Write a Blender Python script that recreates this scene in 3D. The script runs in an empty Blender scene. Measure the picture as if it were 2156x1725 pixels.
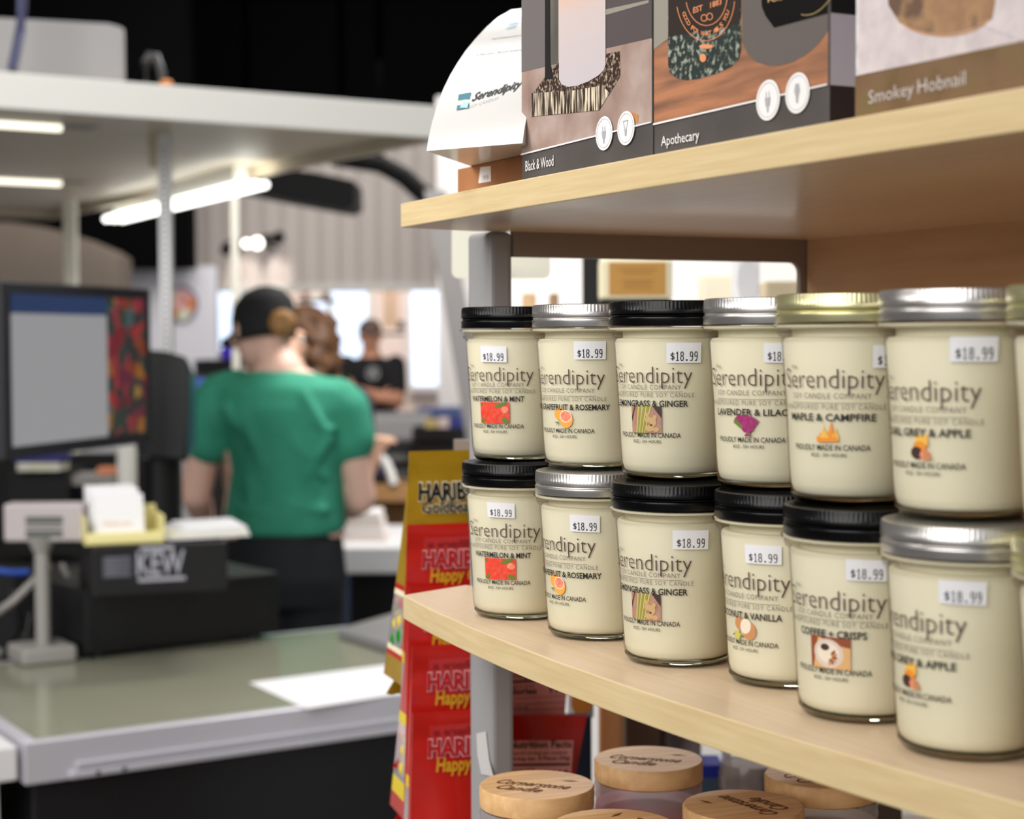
import bpy, math, random
from mathutils import Vector, Matrix

random.seed(4)
SC = bpy.context.scene
COL = SC.collection

# ------------------------------------------------------------------ camera, world, exposure, unseen area lights
FPX, CXP, CYP, PITCH, ROLL = 3600.0, 1078.0, 862.5, 0.0405, -0.004
CAM = Vector((0, 0, 1.5))
_R0 = Vector((1, 0, 0))
FW = Vector((0, math.cos(PITCH), -math.sin(PITCH)))
_U0 = Vector((0, math.sin(PITCH), math.cos(PITCH)))
RT = _R0 * math.cos(ROLL) + _U0 * math.sin(ROLL)
UP = _U0 * math.cos(ROLL) - _R0 * math.sin(ROLL)
cam_data = bpy.data.cameras.new('camera')
cam = bpy.data.objects.new('camera', cam_data)
COL.objects.link(cam)
cam_data.sensor_width = 36.0
cam_data.lens = 36.0 * FPX / 2156.0
cam_data.clip_start = 0.02
cam_data.dof.use_dof = True
cam_data.dof.focus_distance = 0.96
cam_data.dof.aperture_fstop = 9.0
M = Matrix((RT, UP, -FW)).transposed().to_4x4()
M.translation = CAM
cam.matrix_world = M
SC.camera = cam
SC.view_settings.view_transform = 'Standard'
SC.view_settings.look = 'None'
SC.view_settings.gamma = 1.0
SC.view_settings.use_curve_mapping = False
SC.view_settings.exposure = 0.0
world = bpy.data.worlds.new('shop_air')
SC.world = world
world.use_nodes = True
world.node_tree.nodes['Background'].inputs[0].default_value = (0.9, 0.93, 1.0, 1)
world.node_tree.nodes['Background'].inputs[1].default_value = 0.5


def lamp(name, loc, target, sx, sy, power, col=(1, 1, 1), spread=180):
    d = bpy.data.lights.new(name, 'AREA')
    d.shape = 'RECTANGLE'
    d.size, d.size_y = sx, sy
    d.energy = power
    d.color = col
    d.spread = math.radians(spread)
    o = bpy.data.objects.new(name, d)
    COL.objects.link(o)
    o.location = loc
    o.rotation_euler = (Vector(target) - Vector(loc)).to_track_quat('-Z', 'Y').to_euler()
    return o


lamp('key_light_aisle', (-1.35, -1.0, 2.45), (0.15, 0.9, 1.42), 2.2, 1.6, 51, (1.0, 0.97, 0.94))  # added key light without a fixture, set low to reach under the shelf
lamp('fill_light_counter', (-1.3, 3.2, 3.6), (-1.0, 3.4, 0), 2.4, 2.0, 34, (1.0, 0.98, 0.95))  # added fill over the sales counter, no fixture built
lamp('fill_light_checkout', (-1.3, 0.9, 2.6), (-0.6, 4.6, 1.2), 1.6, 1.2, 48, (1.0, 0.97, 0.94))  # low fill added to light the cashier's back beneath the canopy
lamp('fill_light_hall', (-1.0, 10.5, 3.8), (-1.2, 12.8, 1.4), 4.0, 2.5, 150, (1.0, 0.95, 0.91))  # unseen fill added for the hall
lamp('fill_light_till', (0.2, 4.9, 3.3), (-0.3, 5.5, 0.9), 1.2, 1.0, 105, (1.0, 0.97, 0.94))  # added to brighten the second checkout and its white boxes
lamp('fill_light_back_hall', (-1.2, 15.6, 3.9), (-1.2, 18, 1.2), 4.0, 1.0, 170, (1.0, 0.92, 0.86))  # extra light added to make the back hall bright
lamp('fill_light_back_shelves', (0.9, 2.3, 2.8), (0.4, 3.0, 1.5), 1.2, 1.2, 13, (1.0, 0.98, 0.95))  # added area light that lifts the goods behind the end frame


# ------------------------------------------------------------------ pixel helpers (photograph is 2156x1725)
def ray(px, py):
    return RT * ((px - CXP) / FPX) - UP * ((py - CYP) / FPX) + FW


def at_z(px, py, z):
    d = ray(px, py)
    return CAM + d * ((z - CAM.z) / d.z)


def at_y(px, py, y):
    d = ray(px, py)
    return CAM + d * (y / d.y)


def on_plane(px, py, p0, n):
    d = ray(px, py)
    return CAM + d * ((p0 - CAM).dot(n) / d.dot(n))


# ------------------------------------------------------------------ materials
def lin(c):
    return tuple(((x / 255) / 12.92 if x / 255 <= 0.04045 else ((x / 255 + 0.055) / 1.055) ** 2.4) for x in c)


_MATS = {}


def mat(name, rgb, rough=0.5, metal=0.0, coat=0.0, emit=None, estr=0.0, spec=0.5, trans=0.0, ior=1.45, alpha=None, sss=0.0):
    if name in _MATS:
        return _MATS[name]
    m = bpy.data.materials.new(name)
    m.use_nodes = True
    b = m.node_tree.nodes['Principled BSDF']
    b.inputs['Base Color'].default_value = (*lin(rgb), 1)
    b.inputs['Roughness'].default_value = rough
    b.inputs['Metallic'].default_value = metal
    b.inputs['Coat Weight'].default_value = coat
    b.inputs['Coat Roughness'].default_value = 0.08
    b.inputs['Specular IOR Level'].default_value = spec
    b.inputs['IOR'].default_value = ior
    b.inputs['Transmission Weight'].default_value = trans
    if sss:
        b.inputs['Subsurface Weight'].default_value = sss
        b.inputs['Subsurface Radius'].default_value = (0.01, 0.008, 0.005)
    if emit:
        b.inputs['Emission Color'].default_value = (*lin(emit), 1)
        b.inputs['Emission Strength'].default_value = estr
    _MATS[name] = m
    return m


def noisy(name, c1, c2, scale=(1, 1, 1), nscale=5.0, rough=0.5, detail=4.0, lo=0.35, hi=0.65, rotz=0.0, bump=0.0, metal=0.0,
          coat=0.0, kind='noise', c3=None, spec=0.5, rot=None):
    """base colour from a stretched noise / voronoi in object coordinates"""
    if name in _MATS:
        return _MATS[name]
    m = mat(name, c1, rough, metal, coat, spec=spec)
    nt = m.node_tree
    b = nt.nodes['Principled BSDF']
    tc = nt.nodes.new('ShaderNodeTexCoord')
    mp = nt.nodes.new('ShaderNodeMapping')
    mp.vector_type = 'TEXTURE' if False else 'POINT'
    vr = nt.nodes.new('ShaderNodeVectorRotate')
    vr.rotation_type = 'Z_AXIS'
    vr.inputs['Angle'].default_value = -rotz
    nt.links.new(tc.outputs['Object'], vr.inputs['Vector'])
    nt.links.new(vr.outputs['Vector'], mp.inputs['Vector'])
    mp.inputs['Scale'].default_value = scale
    if kind == 'noise':
        n = nt.nodes.new('ShaderNodeTexNoise')
        n.inputs['Scale'].default_value = nscale
        n.inputs['Detail'].default_value = detail
        out = n.outputs['Fac']
    else:
        n = nt.nodes.new('ShaderNodeTexVoronoi')
        n.inputs['Scale'].default_value = nscale
        out = n.outputs['Color'] if kind == 'cells' else n.outputs['Distance']
    nt.links.new(mp.outputs['Vector'], n.inputs['Vector'])
    r = nt.nodes.new('ShaderNodeValToRGB')
    r.color_ramp.elements[0].position = lo
    r.color_ramp.elements[1].position = hi
    r.color_ramp.elements[0].color = (*lin(c1), 1)
    r.color_ramp.elements[1].color = (*lin(c2), 1)
    if c3:
        e = r.color_ramp.elements.new((lo + hi) / 2)
        e.color = (*lin(c3), 1)
    if kind == 'cells':
        sp = nt.nodes.new('ShaderNodeSeparateColor')
        nt.links.new(out, sp.inputs[0])
        out = sp.outputs[0]
    nt.links.new(out, r.inputs['Fac'])
    nt.links.new(r.outputs['Color'], b.inputs['Base Color'])
    if bump:
        bp = nt.nodes.new('ShaderNodeBump')
        bp.inputs['Strength'].default_value = bump
        bp.inputs['Distance'].default_value = 0.001
        nt.links.new(out, bp.inputs['Height'])
        nt.links.new(bp.outputs['Normal'], b.inputs['Normal'])
    return m


def thin_glass(name, tint, rough=0.03, ior=1.45, haze=0.0):
    """clear container wall: lets light straight through, mirrors more towards grazing angles"""
    if name in _MATS:
        return _MATS[name]
    m = bpy.data.materials.new(name)
    m.use_nodes = True
    nt = m.node_tree
    nt.nodes.remove(nt.nodes['Principled BSDF'])
    out = nt.nodes['Material Output']
    tr = nt.nodes.new('ShaderNodeBsdfTransparent')
    tr.inputs[0].default_value = (*lin(tint), 1)
    gl = nt.nodes.new('ShaderNodeBsdfGlossy')
    gl.inputs['Roughness'].default_value = rough
    fr = nt.nodes.new('ShaderNodeFresnel')
    fr.inputs['IOR'].default_value = ior
    mx = nt.nodes.new('ShaderNodeMixShader')
    sc = nt.nodes.new('ShaderNodeMath')
    sc.operation = 'MULTIPLY'
    sc.inputs[1].default_value = 0.5
    nt.links.new(fr.outputs[0], sc.inputs[0])
    nt.links.new(sc.outputs[0], mx.inputs[0])
    nt.links.new(tr.outputs[0], mx.inputs[1])
    nt.links.new(gl.outputs[0], mx.inputs[2])
    if haze:
        df = nt.nodes.new('ShaderNodeBsdfDiffuse')
        df.inputs[0].default_value = (0.8, 0.8, 0.82, 1)
        m2 = nt.nodes.new('ShaderNodeMixShader')
        m2.inputs[0].default_value = haze
        nt.links.new(mx.outputs[0], m2.inputs[1])
        nt.links.new(df.outputs[0], m2.inputs[2])
        nt.links.new(m2.outputs[0], out.inputs[0])
    else:
        nt.links.new(mx.outputs[0], out.inputs[0])
    _MATS[name] = m
    return m


# ------------------------------------------------------------------ mesh builder
WMAT = {}


class MB:
    def __init__(self):
        self.v, self.f, self.mi = [], [], []

    def add(self, vs, fs, m=0):
        n = len(self.v)
        self.v += [Vector(p) for p in vs]
        self.f += [tuple(i + n for i in q) for q in fs]
        self.mi += [m] * len(fs) if isinstance(m, int) else list(m)
        return self

    def box(self, x0, x1, y0, y1, z0, z1, m=0):
        return self.obox(Vector((x0, y0, z0)), Vector((x1 - x0, 0, 0)), Vector((0, y1 - y0, 0)), Vector((0, 0, z1 - z0)), m)

    def obox(self, p, a, b, c, m=0):
        p, a, b, c = Vector(p), Vector(a), Vector(b), Vector(c)
        vs = [p, p + a, p + a + b, p + b, p + c, p + a + c, p + a + b + c, p + b + c]
        fs = [(3, 2, 1, 0), (4, 5, 6, 7), (0, 1, 5, 4), (1, 2, 6, 5), (2, 3, 7, 6), (3, 0, 4, 7)]
        if a.cross(b).dot(c) < 0:
            fs = [q[::-1] for q in fs]
        return self.add(vs, fs, m)

    def prism(self, poly, ext, m=0):
        poly = [Vector(p) for p in poly]
        ext = Vector(ext)
        n = len(poly)
        nrm = Vector((0, 0, 0))
        for i in range(n):
            nrm += (poly[i] - poly[0]).cross(poly[(i + 1) % n] - poly[0])
        if nrm.dot(ext) < 0:
            poly = poly[::-1]
        vs = poly + [p + ext for p in poly]
        fs = [tuple(range(n))[::-1], tuple(range(n, 2 * n))] + [(i, (i + 1) % n, n + (i + 1) % n, n + i) for i in range(n)]
        return self.add(vs, fs, m)

    def poly(self, pts, m=0):
        return self.add(pts, [tuple(range(len(pts)))], m)

    def lathe(self, prof, seg=48, o=(0, 0, 0), m=0, rmod=None, axis=None):
        o = Vector(o)
        vs, fs, mi = [], [], []
        k = len(prof)
        for i in range(seg):
            a = 2 * math.pi * i / seg
            for j, (r, z) in enumerate(prof):
                rr = r + (rmod(a, z) if rmod else 0)
                p = Vector((rr * math.cos(a), rr * math.sin(a), z))
                if axis:
                    p = axis @ p
                vs.append(o + p)
        for i in range(seg):
            i2 = (i + 1) % seg
            for j in range(k - 1):
                fs.append((i * k + j, i2 * k + j, i2 * k + j + 1, i * k + j + 1))
                mi.append(m if isinstance(m, int) else m[j])
        if prof[0][0] > 1e-6:
            pass
        return self.add(vs, fs, mi)

    def disc(self, c, r, nrm, seg=32, m=0, squash=1.0):
        q = Vector(nrm).to_track_quat('Z', 'Y')
        return self.poly([Vector(c) + q @ Vector((r * math.cos(2 * math.pi * i / seg), squash * r * math.sin(2 * math.pi * i / seg), 0)) for i in range(seg)], m)

    def tube(self, pts, r, n=8, m=0):
        pts = [Vector(p) for p in pts]
        rs = r if isinstance(r, (list, tuple)) else [r] * len(pts)
        vs, fs = [], []
        up = Vector((0.013, 0.021, 1)).normalized()
        for i, p in enumerate(pts):
            t = (pts[min(i + 1, len(pts) - 1)] - pts[max(i - 1, 0)]).normalized()
            a = t.cross(up)
            if a.length < 0.05:
                a = t.cross(Vector((1, 0, 0)))
            a.normalize()
            b = a.cross(t)
            for k in range(n):
                w = 2 * math.pi * k / n
                vs.append(p + (a * math.cos(w) + b * math.sin(w)) * rs[i])
        for i in range(len(pts) - 1):
            for k in range(n):
                fs.append((i * n + k, (i + 1) * n + k, (i + 1) * n + (k + 1) % n, i * n + (k + 1) % n))
        fs.append(tuple(range(n)))
        fs.append(tuple(range((len(pts) - 1) * n, len(pts) * n))[::-1])
        return self.add(vs, fs, m)

    def ball(self, c, r, seg=16, ring=10, m=0, rot=None):
        c = Vector(c)
        r = r if isinstance(r, (tuple, list)) else (r, r, r)
        vs, fs = [], []
        for j in range(ring + 1):
            th = math.pi * j / ring
            for i in range(seg):
                a = 2 * math.pi * i / seg
                p = Vector((r[0] * math.sin(th) * math.cos(a), r[1] * math.sin(th) * math.sin(a), r[2] * math.cos(th)))
                vs.append(c + (rot @ p if rot else p))
        for j in range(ring):
            for i in range(seg):
                fs.append((j * seg + i, (j + 1) * seg + i, (j + 1) * seg + (i + 1) % seg, j * seg + (i + 1) % seg))
        return self.add(vs, fs, m)

    def loft(self, rings, m=0, cap=True):
        n = len(rings[0])
        vs = [Vector(p) for r in rings for p in r]
        fs = []
        for i in range(len(rings) - 1):
            for k in range(n):
                fs.append((i * n + k, i * n + (k + 1) % n, (i + 1) * n + (k + 1) % n, (i + 1) * n + k))
        if cap:
            fs.append(tuple(range(n))[::-1])
            fs.append(tuple(range((len(rings) - 1) * n, len(rings) * n)))
        return self.add(vs, fs, m)


def mesh_of(name, mb, mats, parent=None, smooth=None):
    me = bpy.data.meshes.new(name)
    inv = WMAT[parent.name].inverted() if parent else Matrix()
    me.from_pydata([tuple(inv @ p) for p in mb.v], [], mb.f)
    for k in (mats if isinstance(mats, (list, tuple)) else [mats]):
        me.materials.append(k)
    me.polygons.foreach_set('material_index', mb.mi)
    me.validate()
    if smooth is not None:
        me.polygons.foreach_set('use_smooth', [True] * len(me.polygons))
        me.set_sharp_from_angle(angle=math.radians(smooth))
    me.update()
    return me


def obj(name, mb, mats, parent=None, smooth=None, bevel=0.0, seg=2, label=None):
    me = mb if isinstance(mb, bpy.types.Mesh) else mesh_of(name, mb, mats, parent, smooth)
    o = bpy.data.objects.new(name, me)
    COL.objects.link(o)
    if parent:
        o.parent = parent
    WMAT[o.name] = WMAT[parent.name].copy() if parent else Matrix()
    if bevel:
        b = o.modifiers.new('edge', 'BEVEL')
        b.width = bevel
        b.segments = seg
        b.limit_method = 'ANGLE'
        b.angle_limit = math.radians(35)
    if label:
        o['label'] = label
    return o


def tag(o, label, cat, group=None):
    o['label'], o['category'] = label, cat
    if group:
        o['group'] = group
    return o


def thing(name, loc, label, cat, group=None, rz=0.0):
    o = bpy.data.objects.new(name, None)
    COL.objects.link(o)
    o.location = loc
    o.rotation_euler = (0, 0, rz)
    o.empty_display_size = 0.05
    WMAT[o.name] = Matrix.Translation(Vector(loc)) @ Matrix.Rotation(rz, 4, 'Z')
    return tag(o, label, cat, group)


def struct(name, mb, mats, parent=None, **k):
    o = obj(name, mb, mats, parent, **k)
    if not parent:
        o['kind'] = 'structure'
    return o


# ------------------------------------------------------------------ lettering
_TXT = {}


def text2d(s, off=0.0, spacing=1.0, res=2):
    """flat outline-filled letters: (verts2d, faces, (x0, x1, ycap))"""
    key = (s, off, spacing, res)
    if key in _TXT:
        return _TXT[key]
    c = bpy.data.curves.new('lettering', 'FONT')
    c.body = s
    c.size = 1.0
    c.offset = off
    c.space_character = spacing
    c.resolution_u = res
    c.fill_mode = 'FRONT'
    o = bpy.data.objects.new('lettering', c)
    COL.objects.link(o)
    dg = bpy.context.evaluated_depsgraph_get()
    dg.update()
    me = o.evaluated_get(dg).to_mesh()
    vs = [(v.co.x, v.co.y) for v in me.vertices]
    fs = [tuple(p.vertices) for p in me.polygons]
    o.evaluated_get(dg).to_mesh_clear()
    bpy.data.objects.remove(o)
    bpy.data.curves.remove(c)
    xs = [v[0] for v in vs] or [0, 1]
    r = (vs, fs, (min(xs), max(xs)))
    _TXT[key] = r
    return r


CAPH = 0.7


def place_text(mb, s, func, width, cap, off=0.0, spacing=1.0, m=0, shear=0.0, align=0.0, flip=False):
    """letters laid through func(x, y) -> point; width in metres, cap = capital height; align 0 left, .5 centre, 1 right"""
    vs, fs, (a, b) = text2d(s, off, spacing)
    sx = width / (b - a)
    sy = cap / CAPH
    out = []
    for x, y in vs:
        xx = (x - a) * sx - align * width + shear * y * sy
        if flip:
            xx = -xx
        out.append(func(xx, y * sy))
    mb.add(out, [f[::-1] for f in fs] if flip else fs, m)


_STROKES = {
    '$': [[(.9, .78), (.2, .78), (.1, .66), (.2, .53), (.8, .47), (.9, .32), (.8, .2), (.1, .2)], [(.5, .95), (.5, .05)]],
    '1': [[(.3, .85), (.55, 1), (.55, 0)], [(.3, 0), (.8, 0)]],
    '8': [[(.3, 1), (.7, 1), (.85, .78), (.7, .54), (.3, .54), (.15, .78), (.3, 1)], [(.3, .54), (.1, .27), (.3, 0), (.7, 0), (.9, .27), (.7, .54)]],
    '9': [[(.85, .62), (.7, .48), (.3, .48), (.15, .72), (.3, 1), (.7, 1), (.85, .78), (.85, .3), (.65, 0), (.3, 0)]],
    '.': [[(.4, 0), (.6, 0)], [(.4, .1), (.6, .1)]],
}


def price_text(mb, s, func, width, h, sw, m=0):
    """stroke digits of a price gun"""
    n = len(s)
    adv = width / n
    for k, ch in enumerate(s):
        for line in _STROKES[ch]:
            for (x0, y0), (x1, y1) in zip(line[:-1], line[1:]):
                p = Vector((k * adv + x0 * adv * .82, y0 * h))
                q = Vector((k * adv + x1 * adv * .82, y1 * h))
                d = (q - p)
                if d.length < 1e-7:
                    continue
                d.normalize()
                e = d * sw * .5
                w = Vector((-d.y, d.x)) * sw * .5
                c = [p - e - w, q + e - w, q + e + w, p - e + w]
                mb.add([func(t.x, t.y) for t in c], [(0, 1, 2, 3)], m)


def planar(p0, sx, sy):
    p0, sx, sy = Vector(p0), Vector(sx), Vector(sy)
    return lambda x, y: p0 + sx * x + sy * y


# ------------------------------------------------------------------ common materials
M_BLACKP = mat('black_plastic', (20, 20, 21), 0.38)
M_BLACKM = mat('black_matt', (12, 12, 13), 0.7)
M_DARKGREY = mat('dark_grey_plastic', (52, 52, 55), 0.5)
M_GREYP = mat('grey_plastic', (150, 147, 143), 0.5)
M_WHITE = mat('white_paint', (232, 231, 226), 0.5)
M_WHITEG = mat('white_gloss', (224, 223, 218), 0.3)
M_PAPER = mat('white_paper', (228, 228, 230), 0.7)
M_ALU = mat('brushed_aluminium', (206, 205, 214), 0.36, 0.45)
M_STEEL = mat('grey_painted_steel', (150, 149, 150), 0.4)
M_FRAME = mat('dark_grey_steel', (142, 128, 116), 0.45)
M_SKIN = mat('skin', (234, 192, 174), 0.55)
M_SKIN2 = mat('skin_tanned', (196, 140, 112), 0.55)
ANG = math.atan2(-0.8935, 0.449)
M_MAPLE = noisy('maple_board', (230, 206, 176), (220, 192, 158), (3, 60, 60), 4.0, 0.32, 5, 0.3, 0.75, rotz=ANG, coat=0.15)
M_EDGE = noisy('maple_edge_band', (224, 202, 156), (210, 184, 136), (5, 80, 130), 3.0, 0.42, 6, 0.3, 0.75, rotz=ANG)
M_BACK = noisy('brown_veneer', (222, 184, 144), (204, 162, 120), (3, 50, 26), 3.0, 0.4, 5, 0.3, 0.75, rotz=ANG)

# ------------------------------------------------------------------ display shelf (s runs along the front towards us, t runs back)
O2 = Vector((-0.0745, 1.155, 0))
E1 = Vector((0.449, -0.8935, 0)).normalized()
E2 = Vector((0.8935, 0.449, 0)).normalized()
ZUPV = Vector((0, 0, 1))


def st(s, t, z=0.0):
    return O2 + E1 * s + E2 * t + Vector((0, 0, z))


def to_st(p):
    d = Vector((p[0], p[1], 0)) - O2
    return d.dot(E1), d.dot(E2)


Z_LOW, Z_UP0, THICK = 1.5 - 0.1726, 1.576, 0.0162
Z_UP1 = Z_UP0 + THICK
Z_BASE = 1.10
_pb = on_plane(1703, 560, st(-0.008, 0), E1)
T_BACK = to_st(_pb)[1]


def bow(s, depth):
    if s > 0.62:
        s0 = 0.62
        return -depth * (1 - ((s0 - 0.3) / 0.3) ** 2) + (s - s0) * 0.05
    return -depth * (1 - ((s - 0.3) / 0.3) ** 2)


def board(mb, z0, z1, depth, low):
    S = [0.95 * i / 44 for i in range(45)]
    front = [st(s, bow(s, depth)) for s in S]
    if low:
        left = [st(-0.004, T_BACK), st(-0.004, 0.066), st(-0.0235, 0.058)]
    else:
        left = [st(-0.0126, T_BACK), st(-0.0126, 0.09), st(-0.014, 0.06)]
    back = [st(0.95, T_BACK)]
    poly = front + back + left
    n = len(poly)
    lo_ = [p + Vector((0, 0, z0)) for p in poly]
    hi_ = [p + Vector((0, 0, z1)) for p in poly]
    mb.add(lo_ + hi_, [tuple(range(n))[::-1], tuple(range(n, 2 * n))] + [(i, (i + 1) % n, n + (i + 1) % n, n + i) for i in range(n)],
           [0, 0] + [1] * n)


rack = thing('shelving_unit', st(0.3, 0.15, 0), 'maple display shelving with grey steel end frame, holding the candle jars', 'shelf')
for z0, d, low, lab in ((Z_LOW - THICK, 0.0215, True, 'middle maple shelf board with bowed front edge'),
                        (Z_UP0, 0.0048, False, 'top maple shelf board'),
                        (Z_BASE - THICK, 0.0215, True, 'lowest maple shelf board')):
    mb = MB()
    board(mb, z0, z0 + THICK, d, low)
    obj('shelf_board', mb, [M_MAPLE, M_EDGE], rack, bevel=0.0008, label=lab)
# upright post: light front face, darker side face
mb = MB()
mb.prism([st(-0.0425, 0.069), st(-0.0055, 0.069), st(-0.0055, 0.0875), st(-0.0425, 0.0875)], (0, 0, 1.5758))
obj('upright_post', mb, M_STEEL, rack, bevel=0.004, seg=3, label='grey steel upright post')
mb = MB()
pf = st(-0.04, 0.0687)
_tape = [(1004, 1545), (1024, 1540), (1031, 1600), (1040, 1636), (1014, 1630), (1006, 1590)]
mb.poly([on_plane(x, y, pf, E2) - E2 * 0.0004 for x, y in _tape])
obj('tape_remnant', mb, mat('old_tape', (196, 194, 192), 0.35), rack, label='torn piece of clear white tape')
# end frame with a rounded opening
mb = MB()


def frame_xy(t, z):
    return st(-0.012, t, z)


tO0, tO1, zO0, zO1 = 0.0885, T_BACK + 0.012, 1.33, 1.576
ti1, zi0, zi1 = T_BACK - 0.0085, 1.345, 1.5584
F_S = E1 * 0.005
mb.prism([frame_xy(tO0, zi1), frame_xy(tO1, zi1), frame_xy(tO1, zO1), frame_xy(tO0, zO1)], F_S)
mb.prism([frame_xy(tO0, zO0), frame_xy(tO1, zO0), frame_xy(tO1, zi0), frame_xy(tO0, zi0)], F_S)
mb.prism([frame_xy(ti1, zi0), frame_xy(tO1, zi0), frame_xy(tO1, zi1), frame_xy(ti1, zi1)], F_S)
R_C = .008
fil = [frame_xy(ti1, zi1)] + [frame_xy(ti1 - R_C + R_C * math.sin(math.radians(15 * k)), zi1 - R_C + R_C * math.cos(math.radians(15 * k))) for k in range(7)]
mb.prism(fil, F_S)
obj('end_frame', mb, M_FRAME, rack, label='dark grey frame with a rounded opening')
mb = MB()
mb.prism([st(-0.006, T_BACK - .003, Z_LOW), st(0.95, T_BACK - .003, Z_LOW), st(0.95, T_BACK + 0.012, Z_LOW), st(-0.006, T_BACK + 0.012, Z_LOW)], (0, 0, Z_UP0 - Z_LOW))
obj('back_panel', mb, M_BACK, rack, label='brown wood-grain back panel')
mb = MB()
mb.prism([st(0.93, 0.03), st(0.95, 0.03), st(0.95, T_BACK), st(0.93, T_BACK)], (0, 0, 1.08))
mb.prism([st(0.0, 0.03), st(0.93, 0.03), st(0.93, 0.05), st(0.0, 0.05)], (0, 0, 0.1))
mb.prism([st(0.0, T_BACK - .02), st(0.93, T_BACK - .02), st(0.93, T_BACK), st(0.0, T_BACK)], (0, 0, 0.9))
obj('base_cabinet', mb, M_EDGE, rack)

# ------------------------------------------------------------------ candle jars
JH = 0.0965
BODY = [(0.0, 0.0), (0.0252, 0.0), (0.0272, 0.0009), (0.0288, 0.0035), (0.0296, 0.0085), (0.03, 0.016), (0.0315, 0.044), (0.0336, 0.0745),
        (0.0338, 0.0762), (0.0352, 0.0772), (0.0358, 0.0786), (0.0357, 0.0797), (0.0344, 0.0804), (0.0352, 0.0809), (0.0372, 0.0813),
        (0.0375, 0.0821), (0.0368, 0.0829), (0.0346, 0.0833)]


def r_at(z):
    for (r0, z0), (r1, z1) in zip(BODY[:-1], BODY[1:]):
        if z0 <= z <= z1 and z1 > z0:
            return r0 + (r1 - r0) * (z - z0) / (z1 - z0)
    return 0.0336


M_GLASS = thin_glass('jar_glass', (253, 253, 250), 0.04, 1.32)
M_GLASSB = mat('jar_glass_base', (226, 232, 206), 0.03, trans=1.0, ior=1.5)
M_WAX = mat('cream_soy_wax', (231, 224, 200), 0.6)
M_LIDB = mat('black_lid', (5, 5, 6), 0.27, spec=0.35)
M_LIDS = mat('silver_lid', (214, 211, 208), 0.3, 0.92)
M_LIDG = mat('pale_gold_lid', (216, 211, 164), 0.33, 0.85)
M_INKB = mat('brown_ink', (84, 64, 58), 0.6)
M_INKG = mat('grey_ink', (104, 96, 88), 0.6)
M_INKK = mat('black_ink', (24, 22, 22), 0.6)

mb = MB()
mb.lathe(BODY[3:], 72)
GLASS_ME = mesh_of('glass_jar', mb, M_GLASS, None, 50)
mb = MB()
base = BODY[:4] + [(0.0282, 0.0037), (0.0255, 0.0032), (0.0, 0.0028)]
mb.lathe(base, 64)
BASE_ME = mesh_of('glass_base', mb, M_GLASSB, None, 50)
mb = MB()
wax = [(0.0, 0.0036), (0.026, 0.0038), (0.0276, 0.0052), (0.0286, 0.0086), (0.0292, 0.0161)] + [(r - 0.0009, z) for r, z in BODY[6:8]] + \
      [(0.0318, 0.0762), (0.0285, 0.0768), (0.0285, 0.0803), (0.0356, 0.0811), (0.0362, 0.0822), (0.0, 0.0827)]
mb.lathe(wax, 64)
WAX_ME = mesh_of('wax', mb, M_WAX, None, 50)
LIDP = [(0.0, 0.0838), (0.0345, 0.0834), (0.0361, 0.0834), (0.0363, 0.0838), (0.0361, 0.0862), (0.0364, 0.087), (0.0362, 0.0876), (0.0352, 0.088), (0.0357, 0.0885), (0.0358, 0.0888), (0.0349, 0.0891),
        (0.0361, 0.0896), (0.0362, 0.0905), (0.0361, 0.0921), (0.0362, 0.0923), (0.0361, 0.0952), (0.0357, 0.0961), (0.0349, 0.0965), (0.0335, 0.0963), (0.032, 0.096), (0.0, 0.0959)]


def knurl(a, z):
    return -0.00042 * (0.5 + 0.5 * math.cos(110 * a)) if 0.0922 < z < 0.0957 else 0.0


mb = MB()
mb.lathe(LIDP, 330, rmod=knurl)
LID_ME = {k: mesh_of('lid', mb, m_, None, 40) for k, m_ in (('black', M_LIDB), ('silver', M_LIDS), ('gold', M_LIDG))}


def cyl_hit(x, y, z0, px, py):
    """angle about the jar and height above its base where a pixel's sight line meets the jar wall"""
    d = ray(px, py)
    r = 0.0325
    for _ in range(4):
        ox, oy = CAM.x - x, CAM.y - y
        a = d.x ** 2 + d.y ** 2
        b = ox * d.x + oy * d.y
        c = ox * ox + oy * oy - r * r
        disc = b * b - a * c
        t = (-b - math.sqrt(max(disc, 0))) / a
        p = CAM + d * t
        r = r_at(max(0.01, min(0.075, p.z - z0)))
    return math.atan2(p.y - y, p.x - x), p.z - z0


M_STICK = mat('price_sticker', (236, 236, 240), 0.5)
M_PIC = {
    'red': noisy('watermelon_photo', (226, 52, 40), (236, 92, 62), nscale=420, rough=.5, lo=.3, hi=.7),
    'leafgreen': mat('leaf_print', (104, 128, 48), .5),
    'orange': mat('citrus_print', (246, 170, 70), .5),
    'pink': noisy('grapefruit_print', (244, 124, 92), (250, 160, 128), nscale=500, rough=.5),
    'brownbg': noisy('ginger_board_print', (166, 122, 104), (190, 148, 128), nscale=150, rough=.5),
    'grass': mat('lemongrass_print', (150, 158, 76), .5),
    'ginger': mat('ginger_print', (206, 168, 118), .5),
    'dark': mat('dark_print', (70, 50, 46), .5),
    'magenta': noisy('lilac_print', (180, 50, 118), (140, 40, 100), nscale=500, rough=.5),
    'flame': mat('flame_print', (246, 190, 84), .5),
    'flame2': mat('ember_print', (240, 150, 50), .5),
    'coco': mat('coconut_print', (202, 142, 92), .5),
    'white': mat('pale_print', (240, 226, 204), .5),
    'yellow': mat('yellow_print', (206, 196, 96), .5),
    'table': mat('table_print', (224, 178, 118), .5),
    'rust': mat('rust_print', (150, 78, 48), .5),
    'plate': mat('plate_print', (222, 204, 190), .5),
}


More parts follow.
